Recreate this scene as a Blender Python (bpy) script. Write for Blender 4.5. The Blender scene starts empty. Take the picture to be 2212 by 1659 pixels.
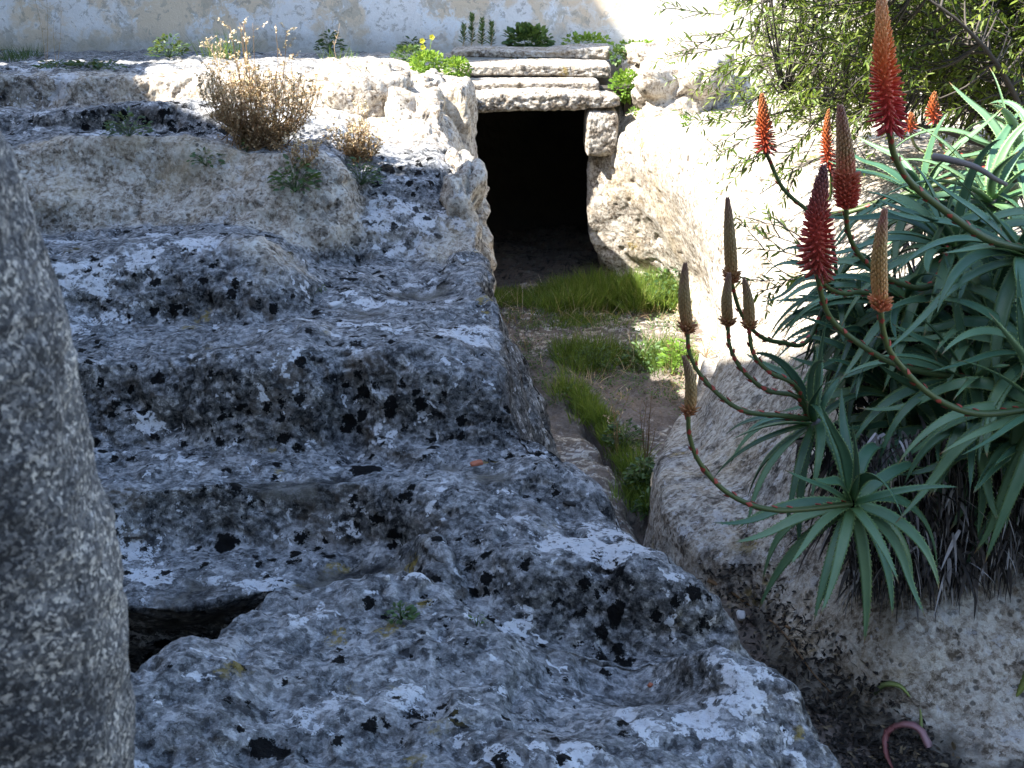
import bpy, bmesh, math, random
import numpy as np
from mathutils import Vector, Matrix

scene = bpy.context.scene
COL = scene.collection

# ------------------------------------------------------------------ camera
F_PX = 1236.0                      # focal length in pixels of a 1024 px wide frame
PITCH = math.radians(20.0)
cam_d = bpy.data.cameras.new('camera')
cam_d.sensor_width = 36.0
cam_d.lens = 36.0 * F_PX / 1024.0
cam_d.clip_start = 0.05
cam_d.clip_end = 500.0
cam_d.dof.use_dof = True
cam_d.dof.focus_distance = 4.6
cam_d.dof.aperture_fstop = 16.0
cam = bpy.data.objects.new('camera', cam_d)
COL.objects.link(cam)
cam.location = (0, 0, 0)
cam.rotation_euler = (math.radians(90) - PITCH, 0, 0)
scene.camera = cam

# ------------------------------------------------------------------ light
SUN_TRAVEL = math.radians(74.0)    # the light travels towards +Y turned this far to +X
SUN_ELEV = math.radians(49.0)
world = bpy.data.worlds.new('World')
scene.world = world
world.use_nodes = True
wn = world.node_tree.nodes
wl = world.node_tree.links
bg = wn['Background']
sky = wn.new('ShaderNodeTexSky')
sky.sky_type = 'NISHITA'
sky.sun_disc = False
sky.sun_elevation = SUN_ELEV
sky.sun_rotation = SUN_TRAVEL + math.pi
sky.air_density = 1.0
sky.dust_density = 0.6
sky.ozone_density = 1.0
wl.new(sky.outputs[0], bg.inputs[0])
bg.inputs[1].default_value = 0.145
sd = bpy.data.lights.new('sun', 'SUN')
sd.energy = 5.0
sd.angle = math.radians(0.55)
sd.color = (1.0, 0.955, 0.88)
sun = bpy.data.objects.new('sun', sd)
COL.objects.link(sun)
tr = Vector((math.sin(SUN_TRAVEL) * math.cos(SUN_ELEV), math.cos(SUN_TRAVEL) * math.cos(SUN_ELEV), -math.sin(SUN_ELEV)))
sun.rotation_euler = tr.to_track_quat('-Z', 'Y').to_euler()
sun.location = (-8, -4, 10)
vs = scene.view_settings
vs.view_transform = 'Standard'
vs.look = 'None'
vs.gamma = 1.0
vs.use_curve_mapping = False
vs.exposure = 2.0
scene.render.engine = 'CYCLES'
scene.cycles.max_bounces = 6

# ------------------------------------------------------------------ geometry helpers
K = 1024.0 / 2212.0
CP, SP = math.cos(PITCH), math.sin(PITCH)


def W(u, v, Y):
    """world point seen at (u, v) of the photograph (2212 wide) at forward distance Y"""
    xc = (u * K - 512.0) / F_PX
    yc = (384.0 - v * K) / F_PX
    s = Y / (CP + yc * SP)
    return np.array([xc * s, Y, (-SP + yc * CP) * s])


def WV(u, v, Y):
    return Vector(W(u, v, Y))


def UV(P):
    """photograph coordinates of world points"""
    P = np.asarray(P, float)
    d = P[..., 1] * CP - P[..., 2] * SP
    up = P[..., 1] * SP + P[..., 2] * CP
    return (P[..., 0] / d * F_PX + 512) / K, (384 - up / d * F_PX) / K


_rng = np.random.RandomState(7)
_perm = _rng.permutation(256).astype(np.int32)
_perm = np.concatenate([_perm, _perm, _perm])
_grad = _rng.normal(size=(256, 3))
_grad /= np.linalg.norm(_grad, axis=1)[:, None]
_grad = _grad.astype(np.float32)


def perlin(P, seed=0):
    P = np.asarray(P, np.float32) + np.float32(seed * 17.31 + 100.0)
    I = np.floor(P).astype(np.int32)
    Fr = P - I
    I &= 255
    w = Fr * Fr * Fr * (Fr * (Fr * 6 - 15) + 10)
    out = np.zeros(P.shape[:-1], np.float32)
    for dx in (0, 1):
        wx = w[..., 0] if dx else 1 - w[..., 0]
        for dy in (0, 1):
            wy = w[..., 1] if dy else 1 - w[..., 1]
            for dz in (0, 1):
                wz = w[..., 2] if dz else 1 - w[..., 2]
                h = _perm[_perm[_perm[(I[..., 0] + dx) & 255] + ((I[..., 1] + dy) & 255)] + ((I[..., 2] + dz) & 255)]
                g = _grad[h]
                out += wx * wy * wz * (g[..., 0] * (Fr[..., 0] - dx) + g[..., 1] * (Fr[..., 1] - dy) + g[..., 2] * (Fr[..., 2] - dz))
    return out * 1.6


def fbm(P, octs=4, seed=0, gain=0.5, lac=2.07):
    P = np.asarray(P, np.float32)
    a, s = 1.0, 0.0
    out = 0
    for k in range(octs):
        out = out + a * perlin(P, seed + k)
        s += a
        a *= gain
        P = P * lac
    return out / s


def pchip(x, y, xq):
    """monotone cubic interpolation, y may be (n, m)"""
    x = np.asarray(x, float)
    y = np.asarray(y, float)
    if y.ndim == 1:
        return pchip(x, y[:, None], xq)[:, 0]
    n = len(x)
    h = np.diff(x)[:, None]
    dl = np.diff(y, axis=0) / h
    m = np.zeros_like(y)
    if n > 2:
        a, b = dl[:-1], dl[1:]
        w1 = 2 * h[1:] + h[:-1]
        w2 = h[1:] + 2 * h[:-1]
        ok = a * b > 0
        with np.errstate(divide='ignore', invalid='ignore'):
            hm = (w1 + w2) / (w1 / a + w2 / b)
        m[1:-1] = np.where(ok, hm, 0)
    m[0], m[-1] = dl[0], dl[-1]
    k = np.clip(np.searchsorted(x, xq) - 1, 0, n - 2)
    hh = (x[k + 1] - x[k])[:, None]
    t = ((xq - x[k])[:, None]) / hh
    return ((1 + 2 * t) * (1 - t) ** 2) * y[k] + t * (1 - t) ** 2 * hh * m[k] + t * t * (3 - 2 * t) * y[k + 1] + t * t * (t - 1) * hh * m[k + 1]


def grid_normals(G):
    du = np.gradient(G, axis=1)
    dv = np.gradient(G, axis=0)
    n = np.cross(du, dv)
    n /= np.linalg.norm(n, axis=2)[..., None] + 1e-12
    return n


def blur(G, it=1):
    for _ in range(it):
        H = G.copy()
        H[1:-1] = 0.5 * G[1:-1] + 0.25 * (G[:-2] + G[2:])
        G = H.copy()
        G[:, 1:-1] = 0.5 * H[:, 1:-1] + 0.25 * (H[:, :-2] + H[:, 2:])
    return G


def mesh_np(name, verts, faces, mat=None, parent=None, smooth=True, attrs=None, kind=None):
    """faces: (n,3) or (n,4) int array, or list of such"""
    me = bpy.data.meshes.new(name)
    verts = np.asarray(verts, np.float32).reshape(-1, 3)
    if isinstance(faces, np.ndarray):
        faces = [faces]
    faces = [f for f in faces if len(f)]
    nf = sum(len(f) for f in faces)
    nl = sum(f.size for f in faces)
    me.vertices.add(len(verts))
    me.vertices.foreach_set('co', verts.ravel())
    me.loops.add(nl)
    me.loops.foreach_set('vertex_index', np.concatenate([f.ravel() for f in faces]).astype(np.int32))
    me.polygons.add(nf)
    tot = np.concatenate([np.full(len(f), f.shape[1], np.int32) for f in faces])
    st = np.concatenate([[0], np.cumsum(tot)[:-1]]).astype(np.int32)
    me.polygons.foreach_set('loop_start', st)
    me.polygons.foreach_set('loop_total', tot)
    me.update(calc_edges=True)
    if smooth:
        me.polygons.foreach_set('use_smooth', np.ones(nf, bool))
    for k, a in (attrs or {}).items():
        at = me.attributes.new(k, 'FLOAT', 'POINT')
        at.data.foreach_set('value', np.asarray(a, np.float32).ravel())
    if mat:
        me.materials.append(mat)
    o = bpy.data.objects.new(name, me)
    COL.objects.link(o)
    if parent:
        o.parent = parent
    if kind:
        o['kind'] = kind
    return o


def grid_faces(nr, nc, flip=False, wrap=False):
    i = np.arange(nr * nc).reshape(nr, nc)
    if wrap:
        i = np.concatenate([i, i[:, :1]], axis=1)
    a, b, c, d = i[:-1, :-1], i[:-1, 1:], i[1:, 1:], i[1:, :-1]
    f = np.stack([a, b, c, d], -1).reshape(-1, 4)
    return f[:, ::-1].copy() if flip else f


def tag(o, label=None, cat=None, group=None, kind=None):
    if label:
        o['label'] = label
    if cat:
        o['category'] = cat
    if group:
        o['group'] = group
    if kind:
        o['kind'] = kind
    return o


def empty(name, loc, label=None, cat=None, group=None):
    o = bpy.data.objects.new(name, None)
    o.empty_display_size = 0.05
    o.location = loc
    COL.objects.link(o)
    return tag(o, label, cat, group)


def part(o, root):
    """parent a mesh built in world coordinates to an unrotated root"""
    o.parent = root
    o.location = -Vector(root.location)
    return o


# ------------------------------------------------------------------ materials
class NT:
    def __init__(s, name):
        s.m = bpy.data.materials.new(name)
        s.m.use_nodes = True
        s.t = s.m.node_tree
        s.n = s.t.nodes
        s.l = s.t.links
        s.b = s.n['Principled BSDF']
        s.b.inputs['Roughness'].default_value = 0.9

    def add(s, kind, **kw):
        nd = s.n.new(kind)
        for k, v in kw.items():
            setattr(nd, k, v)
        return nd

    def put(s, sock, val):
        if isinstance(val, bpy.types.NodeSocket):
            s.l.new(val, sock)
        else:
            if sock.type == 'RGBA' and not hasattr(val, '__len__'):
                val = (val, val, val, 1)
            elif sock.type == 'RGBA' and len(val) == 3:
                val = (*val, 1)
            sock.default_value = val

    def math(s, op, a, b=0.0, c=None, clamp=False):
        nd = s.add('ShaderNodeMath', operation=op, use_clamp=clamp)
        s.put(nd.inputs[0], a)
        s.put(nd.inputs[1], b)
        if c is not None:
            s.put(nd.inputs[2], c)
        return nd.outputs[0]

    def vmath(s, op, a, b):
        nd = s.add('ShaderNodeVectorMath', operation=op)
        s.put(nd.inputs[0], a)
        if op == 'SCALE':
            s.put(nd.inputs[3], b)
        else:
            s.put(nd.inputs[1], b)
        return nd.outputs[0]

    def noise(s, co, scale, detail=4, rough=0.55, dist=0.0, color=False):
        nd = s.add('ShaderNodeTexNoise')
        s.put(nd.inputs['Vector'], co)
        nd.inputs['Scale'].default_value = scale
        nd.inputs['Detail'].default_value = detail
        nd.inputs['Roughness'].default_value = rough
        nd.inputs['Distortion'].default_value = dist
        return nd.outputs[1 if color else 0]

    def voronoi(s, co, scale, feature='F1', rand=1.0):
        nd = s.add('ShaderNodeTexVoronoi', feature=feature)
        s.put(nd.inputs['Vector'], co)
        nd.inputs['Scale'].default_value = scale
        nd.inputs['Randomness'].default_value = rand
        return nd

    def step(s, x, lo, hi):
        nd = s.add('ShaderNodeMapRange', interpolation_type='SMOOTHSTEP')
        s.put(nd.inputs[0], x)
        s.put(nd.inputs[1], lo)
        s.put(nd.inputs[2], hi)
        nd.inputs[3].default_value = 0
        nd.inputs[4].default_value = 1
        return nd.outputs[0]

    def mix(s, f, a, b, mode='MIX'):
        nd = s.add('ShaderNodeMix', data_type='RGBA', blend_type=mode)
        s.put(nd.inputs[0], f)
        s.put(nd.inputs[6], a)
        s.put(nd.inputs[7], b)
        return nd.outputs[2]

    def ramp(s, x, stops):
        nd = s.add('ShaderNodeValToRGB')
        e = nd.color_ramp.elements
        while len(e) < len(stops):
            e.new(0.5)
        for k, (p, c) in enumerate(stops):
            e[k].position = p
            e[k].color = (*c, 1) if hasattr(c, '__len__') else (c, c, c, 1)
        s.put(nd.inputs[0], x)
        return nd.outputs[0]

    def attr(s, name):
        return s.add('ShaderNodeAttribute', attribute_name=name).outputs['Fac']

    def geo(s, out='Position'):
        return s.add('ShaderNodeNewGeometry').outputs[out]

    def bump(s, h, strength=0.5, dist=0.01, normal=None):
        nd = s.add('ShaderNodeBump')
        nd.inputs['Strength'].default_value = strength
        nd.inputs['Distance'].default_value = dist
        s.put(nd.inputs['Height'], h)
        if normal is not None:
            s.put(nd.inputs['Normal'], normal)
        return nd.outputs[0]

    def done(s, color=None, rough=None, normal=None):
        if color is not None:
            s.put(s.b.inputs['Base Color'], color)
        if rough is not None:
            s.put(s.b.inputs['Roughness'], rough)
        if normal is not None:
            s.put(s.b.inputs['Normal'], normal)
        return s.m


def rock_material(name, use_attr=True, clean0=0.0, lichen=1.0, stretch=(1, 1, 1), dust=0.0, black=1.0):
    """weathered limestone: grey crust with black, white and ochre lichen over cream stone"""
    s = NT(name)
    pos = s.geo()
    co = s.vmath('MULTIPLY', pos, stretch)
    warp = s.noise(co, 9, 4, 0.6, color=True)
    cw = s.vmath('ADD', co, s.vmath('SCALE', s.vmath('SUBTRACT', warp, (0.5, 0.5, 0.5)), 0.07))
    clean = s.attr('clean') if use_attr else None
    damp_shade = s.attr('damp_shade') if use_attr else None
    nz = s.add('ShaderNodeSeparateXYZ')
    s.l.new(s.geo('Normal'), nz.inputs[0])
    upf = nz.outputs[2]
    # clean may be broken up by a noise
    n_big = s.noise(co, 1.7, 5, 0.6)
    if clean is not None:
        cl = s.math('ADD', clean, s.math('MULTIPLY', s.math('SUBTRACT', s.noise(cw, 5, 6, 0.65), 0.5), 1.1), clamp=True)
        cl = s.step(cl, 0.3, 0.75)
    else:
        cl = clean0
    # base crust
    fine = s.noise(cw, 58, 4, 0.75)
    mid = s.noise(cw, 11, 4, 0.66)
    cell = s.voronoi(s.vmath('ADD', co, s.vmath('SCALE', s.noise(co, 55, 3, 0.7, color=True), 0.03)), 62)
    c_s = s.add('ShaderNodeSeparateColor')
    s.l.new(cell.outputs['Color'], c_s.inputs[0])
    cell2 = s.voronoi(s.vmath('ADD', cw, s.vmath('SCALE', warp, 0.04)), 21)
    c_s2 = s.add('ShaderNodeSeparateColor')
    s.l.new(cell2.outputs['Color'], c_s2.inputs[0])
    tonal = s.math('ADD', s.math('MULTIPLY', fine, 0.62), s.math('MULTIPLY', mid, 0.38))
    tonal = s.math('ADD', tonal, s.math('MULTIPLY', s.math('SUBTRACT', c_s.outputs[0], 0.5), 0.17))
    tonal = s.math('ADD', tonal, s.math('MULTIPLY', s.math('SUBTRACT', c_s2.outputs[0], 0.5), 0.10))
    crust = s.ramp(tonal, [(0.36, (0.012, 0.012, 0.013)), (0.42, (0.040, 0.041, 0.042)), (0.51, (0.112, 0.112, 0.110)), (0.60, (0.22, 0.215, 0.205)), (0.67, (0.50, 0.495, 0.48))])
    # warm blotches inside the crust
    crust = s.mix(s.math('MULTIPLY', s.step(s.noise(cw, 6, 5, 0.6), 0.52, 0.66), 0.45), crust, (0.20, 0.165, 0.135))
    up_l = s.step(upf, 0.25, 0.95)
    crust = s.mix(s.math('MULTIPLY', up_l, 0.6), crust, s.ramp(tonal, [(0.36, (0.08, 0.082, 0.086)), (0.48, (0.24, 0.245, 0.25)), (0.62, (0.50, 0.50, 0.51))]))  # upward crust painted paler than steep crust, imitating skylit treads and shaded risers
    # cream stone
    cream = s.ramp(tonal, [(0.34, (0.12, 0.095, 0.07)), (0.44, (0.34, 0.29, 0.235)), (0.54, (0.54, 0.49, 0.42)), (0.66, (0.68, 0.65, 0.58))])
    cream = s.mix(s.math('MULTIPLY', s.step(s.noise(cw, 2.6, 6, 0.65), 0.48, 0.7), 0.55), cream, (0.56, 0.45, 0.30))
    col = s.mix(cl, crust, cream)
    # grey pitting speckle on the cream
    spk = s.voronoi(s.vmath('ADD', co, s.vmath('SCALE', warp, 0.05)), 38)
    spk_m = s.math('MULTIPLY', s.math('SUBTRACT', 1.0, s.step(spk.outputs['Distance'], 0.2, 0.34)), s.step(s.noise(co, 7, 4, 0.6), 0.47, 0.62))
    col = s.mix(s.math('MULTIPLY', spk_m, 0.75 * black), col, (0.05, 0.045, 0.04))
    # white crust lichen, in torn sheets
    wn_ = s.noise(cw, 4.2, 7, 0.68)
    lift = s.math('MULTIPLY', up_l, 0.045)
    if use_attr:
        lift = s.math('ADD', lift, s.math('MULTIPLY', s.attr('pale'), 0.11))
        sooty = s.math('MULTIPLY', s.attr('sooty'), 1.0)
    w1 = s.step(s.math('ADD', wn_, lift), 0.635, 0.65)
    w2 = s.step(s.noise(s.vmath('ADD', cw, (3.3, 1.2, 7.7)), 15, 4, 0.62), 0.635, 0.655)
    wm = s.math('MAXIMUM', w1, w2)
    wm = s.math('MULTIPLY', wm, s.step(s.noise(co, 48, 4, 0.7), 0.40, 0.46))
    wm = s.math('MULTIPLY', wm, s.math('SUBTRACT', lichen, s.math('MULTIPLY', cl, 0.55)), clamp=True)
    col = s.mix(wm, col, (0.62, 0.625, 0.64))
    # black lichen rosettes
    cb = s.vmath('ADD', co, s.vmath('SCALE', s.vmath('SUBTRACT', s.noise(co, 24, 5, 0.75, color=True), (0.5, 0.5, 0.5)), 0.085))
    bmask = None
    for sc, lo, hi, rr, off in ((10, 0.55, 0.66, 0.46, (0, 0, 0)), (21, 0.45, 0.58, 0.48, (5.1, 2.2, 0.4)), (5.5, 0.60, 0.68, 0.40, (1.7, 8.2, 3.1))):
        v = s.voronoi(s.vmath('ADD', cb, off), sc)
        sepc = s.add('ShaderNodeSeparateColor')
        s.l.new(v.outputs['Color'], sepc.inputs[0])
        size = s.math('MULTIPLY', s.math('SUBTRACT', sepc.outputs[0], 0.38, clamp=True), rr * 1.5)
        dens = s.step(s.noise(s.vmath('ADD', co, off), 2.3, 4, 0.6), lo - 0.10, hi - 0.02)
        if use_attr:
            dens = s.math('ADD', dens, sooty, clamp=True)
            size = s.math('ADD', size, s.math('MULTIPLY', sooty, 0.13 if sc > 15 else (0.03 if sc > 8 else -0.2)), clamp=True)
        size = s.math('MULTIPLY', size, dens)
        mk = s.step(s.math('SUBTRACT', size, v.outputs['Distance']), -0.015, 0.015)
        mk = s.math('MULTIPLY', mk, s.step(size, 0.05, 0.08))
        bmask = mk if bmask is None else s.math('MAXIMUM', bmask, mk)
    bmask = s.math('MULTIPLY', bmask, s.math('SUBTRACT', 1.0, s.math('MULTIPLY', cl, 0.55)))
    col = s.mix(s.math('MULTIPLY', bmask, 0.99 * black), col, (0.004, 0.004, 0.004))
    # ochre lichen
    vo = s.voronoi(s.vmath('ADD', cb, (9, 4, 2)), 8)
    so = s.add('ShaderNodeSeparateColor')
    s.l.new(vo.outputs['Color'], so.inputs[0])
    osz = s.math('MULTIPLY', s.math('SUBTRACT', so.outputs[1], 0.66, clamp=True), 1.15)
    om = s.math('MULTIPLY', s.step(s.math('SUBTRACT', osz, vo.outputs['Distance']), -0.06, 0.03), s.step(s.noise(co, 1.9, 3, 0.5), 0.50, 0.6))
    om = s.math('MULTIPLY', om, s.step(s.noise(co, 55, 4, 0.6), 0.42, 0.56))
    col = s.mix(s.math('MULTIPLY', om, 0.8), col, (0.27, 0.20, 0.05))
    if damp_shade is not None:
        dm = s.math('MULTIPLY', s.step(s.math('ADD', damp_shade, s.math('MULTIPLY', s.math('SUBTRACT', s.noise(cw, 12, 5, 0.65), 0.5), 1.3)), 0.25, 0.8), 0.85)
        mud = s.mix(s.step(mid, .38, .6), (0.016, 0.016, 0.017), (0.13, 0.12, 0.10))
        col = s.mix(dm, col, mud)
        ear = s.attr('earth')
        em = s.step(s.math('ADD', ear, s.math('MULTIPLY', s.math('SUBTRACT', s.noise(cw, 8, 7, 0.7), 0.5), 0.9)), 0.4, 0.6)
        col = s.mix(s.math('MULTIPLY', em, 0.85), col, s.mix(fine, (0.06, 0.048, 0.040), (0.26, 0.21, 0.18)))
    h1 = s.noise(co, 26, 6, 0.76)
    s.b.inputs['Specular IOR Level'].default_value = 0.15
    pit = s.step(spk.outputs['Distance'], 0.0, 0.4)
    h = s.math('ADD', s.math('MULTIPLY', h1, 1.0), s.math('MULTIPLY', pit, 0.12))
    nrm = s.bump(h, 0.85, 0.022)
    nrm = s.bump(s.noise(co, 150, 3, 0.7), 0.5, 0.005, nrm)
    return s.done(col, 0.95, nrm)


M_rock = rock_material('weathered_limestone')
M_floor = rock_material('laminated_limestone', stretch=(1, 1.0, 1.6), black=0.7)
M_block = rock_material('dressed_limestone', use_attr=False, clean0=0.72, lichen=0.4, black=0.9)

# ------------------------------------------------------------------ lofted bedrock
def loft(rows, ncol, side_cols, sides, px=1.5, min_sub=4, smooth_it=2):
    """rows of (u,v,Y) from near to far; each row gets a side wall that drops from its last point"""
    R = []
    tq = np.linspace(0, 1, ncol)
    for row, sd_ in zip(rows, sides):
        P = np.array([W(*p) for p in row])
        u = np.array([p[0] for p in row], float)
        t = (u - u[0]) / (u[-1] - u[0])
        top = pchip(t, P, tq)
        e = P[-1]
        if sd_ is not None:
            S = np.array([e] + [e + np.array(q) for q in sd_])
            L = np.concatenate([[0], np.cumsum(np.linalg.norm(np.diff(S, axis=0), axis=1))])
            side = pchip(L, S, np.linspace(0, L[-1], side_cols + 1))[1:]
            top = np.concatenate([top, side])
        R.append(top)
    R = np.array(R)
    # sub-rows in proportion to the size in the picture
    subs = []
    for a, b in zip(R[:-1], R[1:]):
        ua, va = UV(a)
        ub, vb = UV(b)
        d = np.hypot(ua - ub, va - vb)[:ncol] * K
        subs.append(max(min_sub, int(np.percentile(d, 80) / px)))
    tk = np.concatenate([[0], np.cumsum(subs)]).astype(float)
    tt = np.arange(0, tk[-1] + 1)
    n = R.shape[1]
    G = pchip(tk, R.reshape(len(R), -1), tt).reshape(len(tt), n, 3)
    return blur(G, smooth_it)


def gauss_attr(G, feats):
    out = np.zeros(G.shape[:-1])
    for (x, y, z, r, a) in feats:
        d2 = ((G - np.array([x, y, z])) ** 2).sum(-1)
        out += a * np.exp(-d2 / (2 * r * r))
    return out


def find(G, u, v, tol=14):
    """the nearest-to-camera point of the surface seen at (u,v)"""
    uu, vv = UV(G)
    d = np.hypot(uu - u, vv - v)
    cand = np.where(d < max(tol, d.min() + 2), G[..., 1], 1e9)
    return G.reshape(-1, 3)[cand.argmin()]


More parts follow.
